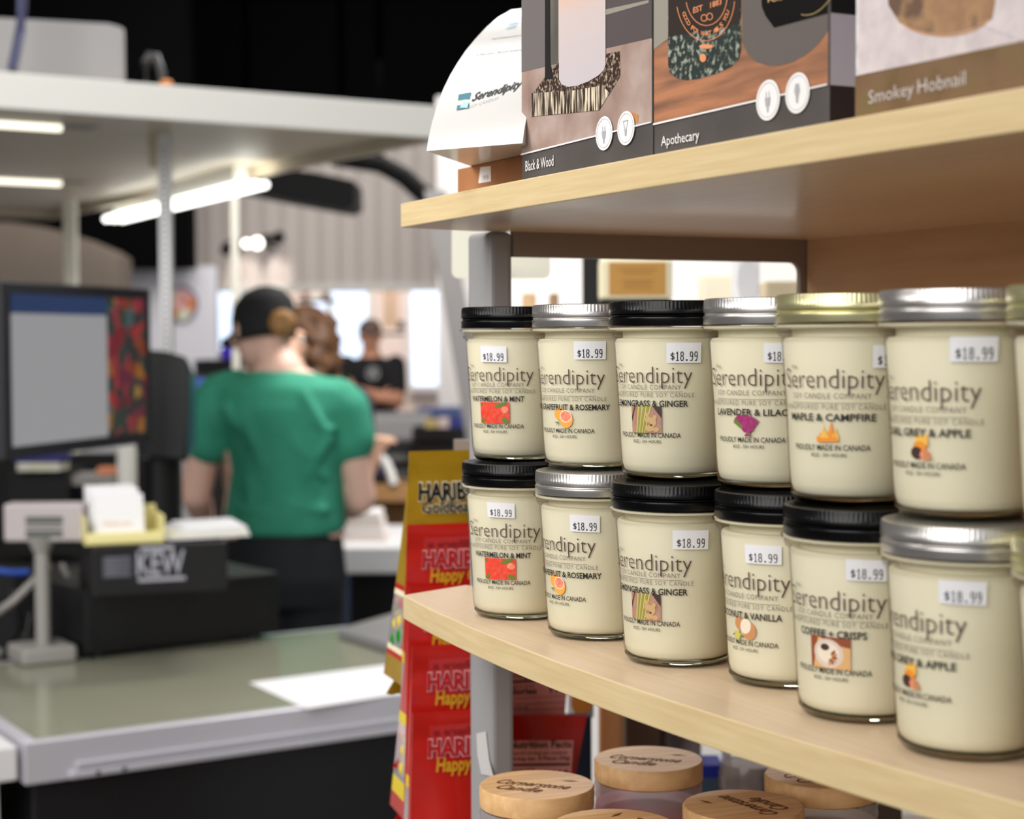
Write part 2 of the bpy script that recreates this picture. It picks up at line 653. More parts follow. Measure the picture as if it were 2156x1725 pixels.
def ell(cx_, cy_, rx, ry, n=18, rot=0.0):
    c, s = math.cos(rot), math.sin(rot)
    return [(cx_ + rx * math.cos(2 * math.pi * k / n) * c - ry * math.sin(2 * math.pi * k / n) * s,
             cy_ + rx * math.cos(2 * math.pi * k / n) * s + ry * math.sin(2 * math.pi * k / n) * c) for k in range(n)]


def picture(kind):
    """list of (material, polygon) in units of picture height, origin at its centre; drawn in order"""
    L = []
    R = random.Random(hash(kind) % 7 + 3 if False else len(kind))
    if kind == 'watermelon':
        L.append(('red', [(-.85, -.5), (.85, -.5), (.85, .5), (-.85, .5)]))
        for c in ((-.3, .1), (.25, .05), (-.55, -.05), (.6, .15), (0.0, -.25)):
            L.append(('pink' if R.random() < .3 else 'red', ell(*c, .2, .16)))
        for c in ((.4, .38, .35, .1, .3), (-.68, -.38, .16, .1, .6), (.62, -.36, .2, .12, -.3), (-.75, .4, .09, .06, 0)):
            L.append(('leafgreen', ell(c[0], c[1], c[2], c[3], 14, c[4])))
    elif kind == 'grapefruit':
        L.append(('orange', ell(-.25, .22, .42, .36)))
        L.append(('orange', ell(.22, -.08, .46, .5)))
        L.append(('white', ell(.2, .1, .43, .36)))
        L.append(('pink', ell(.2, .1, .37, .3)))
        for a in (0.3, 0.9, 1.5, 2.1):
            L.append(('leafgreen', [(-.3 - .02 * a, -.2), (-.45 - .28 * math.cos(a), -.15 - .42 * math.sin(a)), (-.36, -.3)]))
    elif kind == 'lemongrass':
        L.append(('brownbg', [(-.75, -.55), (.75, -.55), (.75, .55), (-.75, .55)]))
        L.append(('dark', [(.35, .55), (.75, .55), (.75, .05)]))
        L.append(('dark', [(-.75, .1), (-.55, .55), (-.5, .55), (-.72, -.1)]))
        for k in range(7):
            x = -.5 + .07 * k
            L.append(('grass' if k % 2 else 'yellow', [(x, -.55), (x + .05, -.55), (x + .2 + .03 * k, .55), (x + .13 + .03 * k, .55)]))
        for c in ((.15, .0, .17, .13), (.36, -.1, .15, .2), (.2, -.36, .2, .13), (.5, -.4, .14, .1), (.08, .2, .08, .1), (.45, .1, .09, .1)):
            L.append(('ginger', ell(*c)))
        L.append(('dark', ell(.28, -.22, .06, .04)))
    elif kind == 'lavender':
        for k in range(16):
            a = math.pi * (.1 + .85 * k / 15)
            x, y = .75 * math.cos(a + .25), .42 * math.sin(a) + .05
            L.append(('leafgreen' if k > 12 else 'magenta', [(-.0 + .03 * k - .2, -.55), (x - .07, y), (x + .07, y + .05), (.1 + .01 * k, -.5)]))
        L.append(('magenta', ell(.05, -.16, .34, .22, 16, .15)))
    elif kind == 'flames':
        for k, (x, top, w) in enumerate(((-.42, .0, .16), (-.22, .3, .17), (.0, .02, .17), (.16, .5, .17), (.38, .22, .16), (-.1, .12, .14), (.3, -.05, .14))):
            L.append(('flame' if k % 3 else 'flame2', [(x - w, -.45), (x - w * .9, -.2), (x - w * .2, top - .25), (x + .04, top), (x + w * .5, top - .3), (x + w, -.18), (x + w * .9, -.45)]))
        L.append(('flame2', [(-.55, -.5), (.55, -.46), (.45, -.3), (-.5, -.3)]))
    elif kind == 'tea':
        L.append(('flame', [(-.25, .5), (.35, .55), (.38, .1), (-.3, .05)]))
        L.append(('flame2', ell(-.05, .05, .34, .22)))
        L.append(('dark', ell(-.22, -.22, .32, .26)))
        L.append(('pink', ell(.22, -.3, .26, .22)))
        L.append(('coco', [(.1, -.1), (.45, -.2), (.55, -.5), (.2, -.5)]))
    elif kind == 'coconut':
        L.append(('coco', ell(-.25, .2, .36, .34)))
        L.append(('coco', ell(.38, -.12, .45, .46)))
        L.append(('white', ell(.18, .1, .34, .4, 18, -.5)))
        for k in range(5):
            a = k * 1.256
            L.append(('yellow', ell(-.42 + .16 * math.cos(a), -.4 + .13 * math.sin(a), .15, .1, 10, a)))
        L.append(('leafgreen', ell(-.1, -.42, .1, .07)))
        L.append(('dark', ell(-.72, -.4, .1, .035, 10, .4)))
    elif kind == 'coffee':
        L.append(('rust', [(-.8, -.55), (.8, -.55), (.8, .55), (-.8, .55)]))
        L.append(('table', [(-.45, .55), (.2, .3), (.8, .2), (.8, -.55), (-.7, -.55)]))
        L.append(('plate', ell(-.05, -.02, .6, .5, 24, -.15)))
        L.append(('white', ell(-.05, .0, .45, .36, 24, -.15)))
        L.append(('dark', ell(-.17, .19, .18, .12)))
        for k in range(6):
            a = -1.5 + .45 * k
            L.append(('rust' if k % 2 else 'coco', ell(.0 + .22 * math.cos(a), -.12 + .2 * math.sin(a), .12, .05, 10, a)))
    return L


def strips(poly, w):
    """cut a flat polygon into narrow upright slices so that it can bend round the jar"""
    def clip(P_, x, keep):
        out = []
        for (ax, ay), (bx, by) in zip(P_, P_[1:] + P_[:1]):
            ia, ib = (ax - x) * keep >= 0, (bx - x) * keep >= 0
            if ia:
                out.append((ax, ay))
            if ia != ib:
                k = (x - ax) / (bx - ax)
                out.append((x, ay + (by - ay) * k))
        return out
    xs = [p[0] for p in poly]
    n = max(1, int((max(xs) - min(xs)) / w))
    res = []
    for k in range(n):
        a = min(xs) + (max(xs) - min(xs)) * k / n
        b = min(xs) + (max(xs) - min(xs)) * (k + 1) / n
        q = clip(list(poly), a, 1) if k else list(poly)
        q = clip(q, b, -1) if k < n - 1 and q else q
        if len(q) > 2:
            res.append(q)
    return res


def make_jar(x, y, z0, lid, flavour, label, text=None, stick=None, group=None):
    t = thing('candle_jar', (x, y, z0), label, 'candle', group)
    o = obj('glass_jar', GLASS_ME, None, t)
    obj('glass_base', BASE_ME, None, o)
    obj('wax', WAX_ME, None, t)
    lo = obj('lid', LID_ME[lid], None, t)
    lo.rotation_euler.z = random.uniform(0, 6)
    if text:
        line, pic, wflav, kind_a, (rx, ry) = text
        az_r, zb = cyl_hit(x, y, z0, rx, ry)
        WS = 0.053
        azc = az_r - (WS / 2) / 0.0325

        def wrapf(dz, lift=0.00025):
            def f(a, b):
                z = zb + dz + b
                r = r_at(max(0.004, min(0.0755, z)))
                an = azc + a / 0.0325
                rr = r + lift
                return Vector((x + rr * math.cos(an), y + rr * math.sin(an), z0 + z))
            return f
        mb = MB()
        place_text(mb, 'Serendipity', wrapf(0), WS, 0.0092, -0.012, m=0, align=.5)
        place_text(mb, 'the', lambda a, b: wrapf(.0088)(a - .0185, b), .0042, .0022, -0.01, m=1, align=.5)
        if kind_a:
            ro = dict(soy=-.0034, rule=-.0047, hand=-.0074, flav=-.0125, pic=(-.0130, -.0261), pro=-.0291, oz=-.0321)
        else:
            ro = dict(soy=-.0047, rule=-.0068, hand=-.0096, flav=-.0148, pic=(-.0145, -.0246), pro=-.0282, oz=-.0312)
        place_text(mb, 'SOY CANDLE COMPANY', wrapf(ro['soy'], .0002), .041, .0026, -0.008, 1.15, m=1, align=.5)
        N = 16
        f = wrapf(ro['rule'], .00015)
        for k in range(N):
            a0, a1 = -.0215 + .043 * k / N, -.0215 + .043 * (k + 1) / N
            mb.add([f(a0, 0), f(a1, 0), f(a1, .00022), f(a0, .00022)], [(0, 1, 2, 3)], 1)
        place_text(mb, 'HANDPOURED PURE SOY CANDLE', wrapf(ro['hand'], .0002), .0555, .0024, -0.01, 1.2, m=1, align=.5)
        place_text(mb, line, wrapf(ro['flav'], .0003), wflav, .0033, 0.018, m=2, align=.5)
        place_text(mb, 'PROUDLY MADE IN CANADA', wrapf(ro['pro']), .041, .0026, 0.006, m=2, align=.5)
        place_text(mb, '8OZ - 50+ HOURS', wrapf(ro['oz']), .0184, .0017, 0.0, m=2, align=.5)
        obj('label_print', mb, [M_INKB, M_INKG, M_INKK], t, label='printed lettering wrapped round the glass')
        # printed picture
        mb = MB()
        keys = list(M_PIC)
        h = ro['pic'][0] - ro['pic'][1]
        zc = (ro['pic'][0] + ro['pic'][1]) / 2
        for k, (mk, poly) in enumerate(picture(pic)):
            f = wrapf(zc, .00018 + .00002 * k)
            if len(poly) == 4 and mk in ('red', 'brownbg', 'rust') and k == 0:
                (xa, ya), (xb, yb) = poly[0], poly[2]
                for q in range(10):
                    u0, u1 = xa + (xb - xa) * q / 10, xa + (xb - xa) * (q + 1) / 10
                    mb.add([f(u0 * h, ya * h), f(u1 * h, ya * h), f(u1 * h, yb * h), f(u0 * h, yb * h)], [(0, 1, 2, 3)], keys.index(mk))
            else:
                for strip in strips(poly, .12):
                    mb.add([f(px * h, py * h) for px, py in strip], [tuple(range(len(strip)))], keys.index(mk))
        obj('picture_print', mb, [M_PIC[k] for k in keys], t)
    if stick:
        x0, ya, x1, yb = stick
        a0, z1 = cyl_hit(x, y, z0, x0, ya)
        a1, z2 = cyl_hit(x, y, z0, x1, yb)
        if a1 - a0 > 0.62:
            a1 = a0 + 0.58
        h = z1 - z2
        w = (a1 - a0) * 0.0335
        tilt = random.uniform(-.05, .02)

        def sf(lift):
            def f(u, v):
                an = a0 + u / 0.0335
                z = z2 + v + tilt * (u - w / 2) * .5
                r = r_at(max(.01, min(.0755, z))) + lift
                return Vector((x + r * math.cos(an), y + r * math.sin(an), z0 + z))
            return f
        mb = MB()
        g = sf(.0004)
        K = 8
        for k in range(K):
            mb.add([g(w * k / K, 0), g(w * (k + 1) / K, 0), g(w * (k + 1) / K, h), g(w * k / K, h)], [(0, 1, 2, 3)])
        so = obj('price_sticker', mb, M_STICK, t)
        mb = MB()
        g2 = sf(.00052)
        price_text(mb, '$18.99', lambda a, b: g2(a + .12 * w, b + .12 * h), w * .8, h * .42, h * .045)
        obj('price_figures', mb, M_INKK, so)
    return t


FL = {
    'W': ('WATERMELON & MINT', 'watermelon', .0413, True, 'watermelon and mint print'),
    'G': ('PINK GRAPEFRUIT & ROSEMARY', 'grapefruit', .060, False, 'pink grapefruit and rosemary print'),
    'L': ('LEMONGRASS & GINGER', 'lemongrass', .049, True, 'lemongrass and ginger print'),
    'V': ('LAVENDER & LILAC', 'lavender', .043, False, 'lavender and lilac print'),
    'M': ('MAPLE & CAMPFIRE', 'flames', .046, False, 'maple and campfire print'),
    'E': ('EARL GREY & APPLE', 'tea', .045, False, 'earl grey and apple print'),
    'C': ('COCONUT & VANILLA', 'coconut', .045, False, 'coconut and vanilla print'),
    'K': ('COFFEE + CRISPS', 'coffee', .036, True, 'coffee and crisps print'),
}
LOWER = [  # x, y, lid, flavour, right end of the word on the glass, sticker corners
    (.0045, 1.0722, 'black', 'W', (1137, 1132), (1026, 1058, 1084, 1091)),
    (.0495, .9991, 'silver', 'G', (1254, 1165), (1200, 1084, 1263, 1121)),
    (.0892, .9185, 'black', 'L', (1456, 1204), (1416, 1117, 1490, 1156)),
    (.1384, .8615, 'black', 'C', (1664, 1247), (1569, 1146, 1646, 1190)),
    (.1612, .785, 'black', 'K', (1866, 1289), (1781, 1178, 1867, 1224)),
    (.1915, .7155, 'silver', 'E', (2035, 1339), (1977, 1221, 2077, 1275)),
    (.228, .650, 'gold', None, None, None)]
UPPER = [
    (.0042, 1.0855, 'black', 'W', (1123, 803), (1012, 729, 1067, 763)),
    (.0483, 1.0186, 'silver', 'G', (1273, 810), (1208, 719, 1275, 757)),
    (.0895, .939, 'black', 'L', (1457, 807), (1403, 722, 1475, 764)),
    (.1347, .878, 'silver', 'V', (1680, 813), (1608, 723, 1680, 764)),
    (.160, .8005, 'gold', 'M', (1862, 818), (1838, 727, 1925, 774)),
    (.1938, .733, 'silver', 'E', (2066, 846), (2000, 709, 2100, 762)),
    (.229, .663, 'gold', None, None, None)]
for tier, L, z0 in (('lower', LOWER, Z_LOW + .0002), ('upper', UPPER, Z_LOW + JH + .0004)):
    for x, y, lid, fl, rp, stk in L:
        if fl:
            line, pic, wf, ka, desc = FL[fl]
            lab = f'cream candle jar with {lid} lid, {desc}, {tier} tier'
            make_jar(x, y, z0, lid, fl, lab, (line, pic, wf, ka, rp), stk, 'cream candle jars on the middle shelf')
        else:
            make_jar(x, y, z0, lid, None, f'cream candle jar with gold lid cut off by the picture edge, in the {tier} tier', None, None,
                     'cream candle jars on the middle shelf')

# ------------------------------------------------------------------ wooden-lid candles on the lowest shelf
M_BAMBOO = noisy('bamboo_lid', (226, 186, 132), (196, 146, 94), (6, 70, 40), 3.0, 0.5, 5, 0.3, 0.8, rotz=0.35)
M_BURN = mat('burnt_lettering', (104, 56, 22), 0.7)
WJ = [(.0152, 1.1016, 'red', 'nearest the grey post', 0.1, (150, 40, 40)), (.0932, 1.169, 'deep pink', 'behind the others beside the candy bags', .15, (196, 52, 78)),
      (.1424, 1.05, 'tan', 'with the wide burnt lettering, under the bowed edge', 2.6, (206, 160, 120)), (.2045, 1.125, 'straw', 'half hidden behind the bowed shelf edge', .6, (206, 180, 130)),
      (.0595, 1.006, 'pink', 'only its lid rim showing at the bottom', 1.2, (190, 80, 90))]
M_GLASS2 = thin_glass('wide_jar_glass', (244, 240, 240), 0.03, haze=0.24)
for k, (x, y, cn, where, rot, wc) in enumerate(WJ):
    t = thing('wooden_lid_candle', (x, y, Z_BASE + .0002), f'{cn} candle jar with round wooden lid, {where}', 'candle', 'wooden-lid candles on the lowest shelf')
    z0 = Z_BASE + .0002
    mb = MB()
    mb.lathe([(0, 0), (.034, 0), (.037, .003), (.038, .02), (.038, .07), (.0365, .083), (.0372, .0865), (.0366, .09), (.0375, .0935), (.037, .0968)], 56, (x, y, z0))
    obj('glass_jar', mb, M_GLASS2, t, 50)
    mb = MB()
    mb.lathe([(0, .003), (.034, .003), (.0368, .006), (.0371, .02), (.0371, .074), (.036, .081), (0, .081)], 48, (x, y, z0))
    obj('wax', mb, mat(cn.replace(' ', '_') + '_wax', wc, .5), t, 50)
    mb = MB()
    zt = .111
    mb.lathe([(0, .0972), (.0365, .0972), (.0374, .098), (.0375, zt - .0012), (.0366, zt), (0, zt)], 64, (x, y, z0))
    lo = obj('wooden_lid', mb, M_BAMBOO, t, 40)
    mb = MB()
    a = rot - .45
    sx, sy = Vector((math.cos(a), math.sin(a), 0)), Vector((-math.sin(a), math.cos(a), 0))
    c0 = Vector((x, y, z0 + zt + .0002))
    place_text(mb, 'Cornerstone', planar(c0 - sx * .003 - sy * .006, sx, sy), .05, .0105, .02, shear=.35, align=.5)
    place_text(mb, 'Candle', planar(c0 - sx * .008 - sy * .019, sx, sy), .031, .0105, .02, shear=.35, align=.5)
    # little feather mark
    q0 = c0 + sx * .012 + sy * .014
    mb.add([q0, q0 + sx * .006 + sy * .002, q0 + sx * .012 + sy * .0015, q0 + sx * .006 - sy * .001], [(0, 3, 2, 1)])
    obj('burnt_lettering', mb, M_BURN, lo)

# ------------------------------------------------------------------ boxes on the top shelf
ZS = Z_UP1


class Face:
    """an upright box front parallel to the shelf edge, t metres behind the shelf's corner line; prints are laid on it"""

    def __init__(self, t):
        self.p0, self.n = st(0, t), E2

    def px(self, x, y, lift=0.0):
        return on_plane(x, y, self.p0, self.n) - E2 * lift

    def s(self, x, y=300):
        return to_st(self.px(x, y))[0]


def pxpoly(mb, F, pts, layer, m=0):
    mb.poly([F.px(x, y, .00015 + .00012 * layer) for x, y in pts][::-1], m)


def pxtext(mb, F, s, a, b, cap_px, layer, m=0, off=0.0, shear=0.0):
    p, q = F.px(*a, .00015 + .00012 * layer), F.px(*b, .00015 + .00012 * layer)
    sx = (q - p)
    w = sx.length
    top = F.px(a[0], a[1] - cap_px, .00015 + .00012 * layer)
    place_text(mb, s, planar(p, sx / w, (top - p).normalized()), w, (top - p).length, off, m=m, shear=shear)


def icon(mb, F, x, y, r, layer, m_w, m_g, bulb):
    c = F.px(x, y, .00015 + .00012 * layer)
    up = F.px(x, y - r, .00015 + .00012 * layer)
    R_ = (up - c).length

    def P(u, v, l=0):
        return c + E1 * u * R_ + ZUPV * v * R_ - E2 * (.00012 * l)
    mb.poly([P(math.cos(2 * math.pi * k / 32), math.sin(2 * math.pi * k / 32)) for k in range(32)][::-1], m_w)
    for k in range(32):
        a0, a1 = 2 * math.pi * k / 32, 2 * math.pi * (k + 1) / 32
        mb.add([P(.86 * math.cos(a0), .86 * math.sin(a0), 1), P(.86 * math.cos(a1), .86 * math.sin(a1), 1), P(.83 * math.cos(a1), .83 * math.sin(a1), 1), P(.83 * math.cos(a0), .83 * math.sin(a0), 1)], [(0, 1, 2, 3)], m_g)
    shapes = []
    if bulb == 'plug':
        shapes = [[(-.24, .12), (.24, .12), (.16, -.3), (-.16, -.3)], [(-.08, -.3), (.08, -.3), (.04, -.6), (-.04, -.6)], [(-.15, .12), (-.1, .12), (-.1, .42), (-.15, .42)], [(.1, .12), (.15, .12), (.15, .42), (.1, .42)]]
    elif bulb == 'halogen':
        shapes = [[(-.3, .45), (.3, .45), (.3, .4), (-.3, .4)], [(-.3, .45), (-.25, .45), (-.08, -.05), (-.13, -.05)], [(.3, .45), (.25, .45), (.08, -.05), (.13, -.05)], [(-.12, -.05), (.12, -.05), (.08, -.45), (-.08, -.45)]]
    else:
        shapes = [[(-.22, .1), (-.14, .45), (.14, .45), (.22, .1), (.1, -.2), (.06, -.5), (-.06, -.5), (-.1, -.2)]]
    for sh in shapes:
        mb.poly([P(u, v, 2) for u, v in sh][::-1], m_g)


def carton(name, F, x0, x1, depth, h, label, mats, group=None):
    s0, s1 = F.s(x0), F.s(x1)
    t0 = to_st(F.p0)[1]
    root = thing(name, st((s0 + s1) / 2, t0 + depth / 2, ZS + .0002), label, 'box', group)
    mb = MB()
    p = st(s0, t0, ZS + .0002)
    mb.obox(p, E1 * (s1 - s0), E2 * depth, ZUPV * h)
    obj('carton', mb, mats, root, bevel=.0006)
    return root, s0, s1


M_CHAR = noisy('charcoal_card', (78, 74, 72), (88, 84, 82), nscale=30, rough=.42)
M_WHL = mat('white_print', (240, 238, 236), .45)
M_GRL = mat('grey_icon_print', (172, 172, 178), .5)
M_STONE = noisy('stone_table_photo', (186, 168, 160), (136, 112, 102), nscale=26, rough=.4, lo=.35, hi=.7, c3=(164, 140, 128))
M_WALLP = mat('grey_wall_photo', (112, 106, 104), .4)
M_WALLP2 = mat('pale_wall_photo', (150, 146, 134), .4)
M_CANDP = mat('candle_photo', (204, 192, 190), .4)
_nt = M_CANDP.node_tree
_tc = _nt.nodes.new('ShaderNodeTexCoord')
_sx = _nt.nodes.new('ShaderNodeSeparateXYZ')
_rp = _nt.nodes.new('ShaderNodeValToRGB')
_rp.color_ramp.elements[0].position = .05
_rp.color_ramp.elements[0].color = (*lin((198, 190, 194)), 1)
_rp.color_ramp.elements[1].position = .122
_rp.color_ramp.elements[1].color = (*lin((238, 166, 96)), 1)
_e = _rp.color_ramp.elements.new(.09)
_e.color = (*lin((206, 190, 186)), 1)
_nt.links.new(_tc.outputs['Object'], _sx.inputs[0])
_nt.links.new(_sx.outputs[2], _rp.inputs[0])
_nt.links.new(_rp.outputs[0], _nt.nodes['Principled BSDF'].inputs['Base Color'])
M_GLOWP = mat('warm_candle_photo', (222, 170, 122), .4)
M_GLIT = noisy('glitter_tray_photo', (58, 42, 34), (190, 172, 152), (1, 1, 1), 520, .35, 2, .5, .72)
M_GLITB = noisy('ribbed_tray_photo', (54, 42, 34), (232, 216, 190), (300, 300, 26), 2.2, .35, 3, .45, .62)
M_RODP = mat('black_rod_photo', (34, 32, 32), .4)
M_BOOKP = mat('dark_book_photo', (88, 80, 80), .4)
M_TANP = mat('tan_wood_photo', (196, 136, 84), .4)
M_LAV = mat('lilac_card', (190, 182, 190), .4)
M_DKBR = mat('dark_brown_card', (46, 34, 30), .35)

# Black & Wood
F1 = Face(.012)
b1, s0, s1 = carton('warmer_lamp_box', F1, 1098.5, 1373.5, .11, .2, 'printed lamp box with a white candle on a glittery tray and the words Black & Wood', M_CHAR, 'printed lamp boxes on the top shelf')
mb = MB()
tl, tr, zt0 = 1098.8, 1373, -60
pxpoly(mb, F1, [(tl, zt0), (tr, zt0), (tr, 258), (tl, 326)], 0, 1)
pxpoly(mb, F1, [(tl, zt0), (1176, zt0), (1176, 134), (tl, 152)], 1, 2)
pxpoly(mb, F1, [(1158, zt0), (1200, zt0), (1200, 120), (1160, 142)], 1, 3)
pxpoly(mb, F1, [(1276, zt0), (tr, zt0), (tr, 80), (1276, 102)], 1, 6)
pxpoly(mb, F1, [(1276, 20), (tr - 6, 0), (tr - 6, 6), (1276, 32)], 2, 3)
pxpoly(mb, F1, [(1149, zt0), (1159, zt0), (1160, 130), (1166, 165), (1149, 168)], 3, 7)
pxpoly(mb, F1, [(1121, 200), (1149, 162), (1178, 132), (1306, 108), (1307, 160), (1282, 202), (1121, 216)], 2, 4)
pxpoly(mb, F1, [(1121, 196), (1200, 192), (1270, 180), (1285, 196), (1263, 232), (1119, 246)], 3, 5)
cand = [(1178, zt0), (1277, zt0), (1277, 136), (1273, 148), (1262, 159), (1240, 172), (1216, 181), (1198, 183), (1185, 178), (1179, 168)]
pxpoly(mb, F1, cand, 4, 8)
pxpoly(mb, F1, [(1316, 247), (1324, 233), (1346, 242), (1344, 258), (1316, 262)], 1, 10)
pxpoly(mb, F1, [(tl, 324), (tr, 256), (tr, 259), (tl, 327.5)], 6, 0)
for x, y, bu in ((1275, 281, 'plug'), (1321, 270, 'halogen')):
    icon(mb, F1, x, y, 36, 7, 0, 11, bu)
pxtext(mb, F1, 'Black & Wood', (1109, 361), (1168, 349), 22, 6, 0)
obj('front_print', mb, [M_WHL, M_STONE, M_WALLP, M_WALLP2, M_GLIT, M_GLITB, M_BOOKP, M_RODP, M_CANDP, M_GLOWP, M_TANP, M_GRL], b1)

# Apothecary
F2 = Face(.012)
b2, s0, s1 = carton('warmer_lamp_box', F2, 1377, 1745, .09, .2, 'printed lamp box with a dark bottle on planks and the word Apothecary', M_CHAR, 'printed lamp boxes on the top shelf')
M_PLANK = noisy('plank_photo', (184, 126, 92), (92, 74, 62), (5, 5, 46), 2.6, .38, 7, .38, .72, c3=(150, 106, 80))
M_BOTP = noisy('bottle_speckle_photo', (48, 56, 52), (158, 166, 152), nscale=330, rough=.35, detail=3, lo=.5, hi=.66)
M_BOTD = mat('bottle_dark_photo', (52, 44, 40), .35)
M_COPR = mat('copper_print', (224, 146, 100), .4)
M_BLK = mat('black_print', (16, 14, 14), .3)
M_GOLDP = mat('gold_print', (196, 168, 110), .4)
M_SHADP = mat('grey_bottle_photo', (104, 96, 92), .4)
M_WARM = mat('amber_glow_photo', (226, 150, 104), .4)
mb = MB()
tl, tr = 1377.5, 1744
pxpoly(mb, F2, [(tl, -60), (tr, -60), (tr, 180), (tl, 262)], 0, 1)
pxpoly(mb, F2, [(tl, -60), (1412, -60), (1412, 78), (tl, 104)], 1, 2)
pxpoly(mb, F2, [(1562, -60), (tr, -60), (tr, 66), (1724, 92), (1700, 114), (1672, 130), (1644, 138), (1616, 138), (1592, 130), (1574, 112), (1564, 90)], 1, 7)
bot = [(1408, -60), (1561, -60), (1561, 108), (1556, 125), (1541, 140), (1512, 154), (1472, 166), (1446, 169), (1425, 164), (1412, 154), (1408, 138)]
pxpoly(mb, F2, bot, 2, 3)
pxpoly(mb, F2, [(1409, -60), (1560, -60), (1560, 50), (1409, 78)], 3, 4)
pxpoly(mb, F2, ell(1482, 122, 7, 9, 16), 4, 8)
pxpoly(mb, F2, ell(1489, 98, 15, 5, 16), 4, 8)
blk = [(1604, -60), (1800 - 56, -60), (1744, 28), (1632, 58), (1614, 34), (1606, 14)]
pxpoly(mb, F2, blk, 4, 5)


def arcline(mb, F, cx_, cy_, rx, ry, a0, a1, w, layer, m, n=26):
    for k in range(n):
        p = []
        for aa, ww in ((k, -w), (k + 1, -w), (k + 1, w), (k, w)):
            a = math.radians(a0 + (a1 - a0) * aa / n)
            p.append((cx_ + (rx + ww) * math.cos(a), cy_ + (ry + ww) * math.sin(a)))
        pxpoly(mb, F, p, layer, m)


arcline(mb, F2, 1488, -10, 62, 96, 8, 165, .8, 5, 6)
arcline(mb, F2, 1490, -12, 44, 66, 8, 165, .8, 5, 6)
arcline(mb, F2, 1700, -200, 96, 232, 96, 42, .7, 5, 9)
msg = 'GOOD FOR WHAT AILS YOU'
for k, ch in enumerate(msg):
    if ch == ' ':
        continue
    a = math.radians(150 - 124 * k / (len(msg) - 1))
    x, y = 1489 + 55 * math.cos(a), -10 + 86 * math.sin(a)
    dx, dy = math.sin(a) * 4.4, -math.cos(a) * 6.2
    pa, pb = F2.px(x - dx, y - dy, .0009), F2.px(x + dx, y + dy, .0009)
    pu = F2.px(x - dx - math.cos(a) * 9, y - dy - math.sin(a) * 13, .0009)
    place_text(mb, ch, planar(pa, (pb - pa).normalized(), (pu - pa).normalized()), (pb - pa).length * .8, (pu - pa).length * .75, .02, m=6)
pxtext(mb, F2, 'EST', (1462, 28), (1482, 22), 12, 5, 6, .02)
pxtext(mb, F2, '1883', (1498, 17), (1522, 9), 12, 5, 6, .02)
arcline(mb, F2, 1485, 38, 6, 7, 0, 360, .9, 5, 6, 16)
arcline(mb, F2, 1497, 35, 6, 7, 0, 360, .9, 5, 6, 16)
pxtext(mb, F2, 'FOR WHISKEY', (1620, 6), (1728, -14), 11, 6, 9, .015)
pxpoly(mb, F2, [(tl, 260), (tr, 176), (tr, 179.5), (tl, 264)], 5, 0)
for x, y, bu in ((1620, 211, 'plug'), (1682, 196, 'bulb')):
    icon(mb, F2, x, y, 43, 6, 0, 10, bu)
pxtext(mb, F2, 'Apothecary', (1395, 308), (1475, 294), 21, 6, 0)
obj('front_print', mb, [M_WHL, M_PLANK, M_WALLP2, M_BOTP, M_BOTD, M_BLK, M_COPR, M_SHADP, M_WARM, M_GOLDP, M_GRL], b2)
mb = MB()
sE = s1 + .00025
ht0, ht1 = .0002 + (F2.px(1744, 180) - st(s1, .012, ZS)).z, .2
pt = st(sE, .0125, ZS)
mb.poly([pt + ZUPV * ht0, pt + E2 * .089 + ZUPV * ht0, pt + E2 * .089 + ZUPV * ht1, pt + ZUPV * ht1], 0)
mb.poly([pt + ZUPV * .0004, pt + E2 * .089 + ZUPV * .0004, pt + E2 * .089 + ZUPV * ht0, pt + ZUPV * ht0], 1)
hb = (F2.px(1744, 27) - st(s1, .012, ZS)).z
mb.poly([pt + E1 * .0002 + ZUPV * hb, pt + E1 * .0002 + E2 * .089 + ZUPV * hb, pt + E1 * .0002 + E2 * .089 + ZUPV * ht1, pt + E1 * .0002 + ZUPV * ht1], 2)
obj('side_print', mb, [M_LAV, M_DKBR, M_BLK], b2, label='pale lilac side panel above a dark brown band')

# Smokey Hobnail
F3 = Face(.006)
b3, s0, s1 = carton('warmer_lamp_box', F3, 1800, 2230, .1, .2, 'printed lamp box with a smoked glass jar and the words Smokey Hobnail', noisy('worn_card_edge', (206, 198, 200), (236, 232, 234), nscale=160, rough=.4), 'printed lamp boxes on the top shelf')
M_CLOTHP = noisy('pale_cloth_photo', (222, 210, 208), (204, 192, 192), nscale=120, rough=.42)
M_OLIVE = noisy('olive_brown_card', (122, 104, 66), (116, 92, 60), nscale=40, rough=.42, c3=(128, 100, 72))
M_SMOKE = noisy('smoked_glass_photo', (158, 122, 92), (112, 90, 74), nscale=60, rough=.3, c3=(176, 138, 104))
M_AMB = mat('amber_rim_photo', (200, 146, 96), .35)
mb = MB()
pxpoly(mb, F3, [(1808, -60), (2228, -60), (2228, 70), (1808, 161)], 0, 0)
pxpoly(mb, F3, [(1801, 160), (2228, 70), (2228, 172), (1801, 250)], 0, 1)
jar = [(1864, -60), (2100, -60), (2096, 8)] + [(2090 - 195 * k / 10, 20 + 60 * math.sin(math.pi * (.18 + .64 * k / 10)) + 8 * k / 10 - 12) for k in range(11)] + [(1872, 12)]
pxpoly(mb, F3, jar, 1, 2)
arcline(mb, F3, 1988, 22, 100, 53, 20, 148, 2.2, 2, 3, 20)
pxpoly(mb, F3, [(2055, 51), (2057, 50), (2160, 88), (2160, 90)], 1, 4)
pxtext(mb, F3, 'Smokey', (1830, 219), (1925, 199), 28, 2, 5, -.006)
pxtext(mb, F3, 'Hobnail', (1934, 197), (2034, 178), 30, 2, 5, -.006)
obj('front_print', mb, [M_CLOTHP, M_OLIVE, M_SMOKE, M_AMB, M_GRL, mat('silver_lettering', (212, 206, 202), .4)], b3)

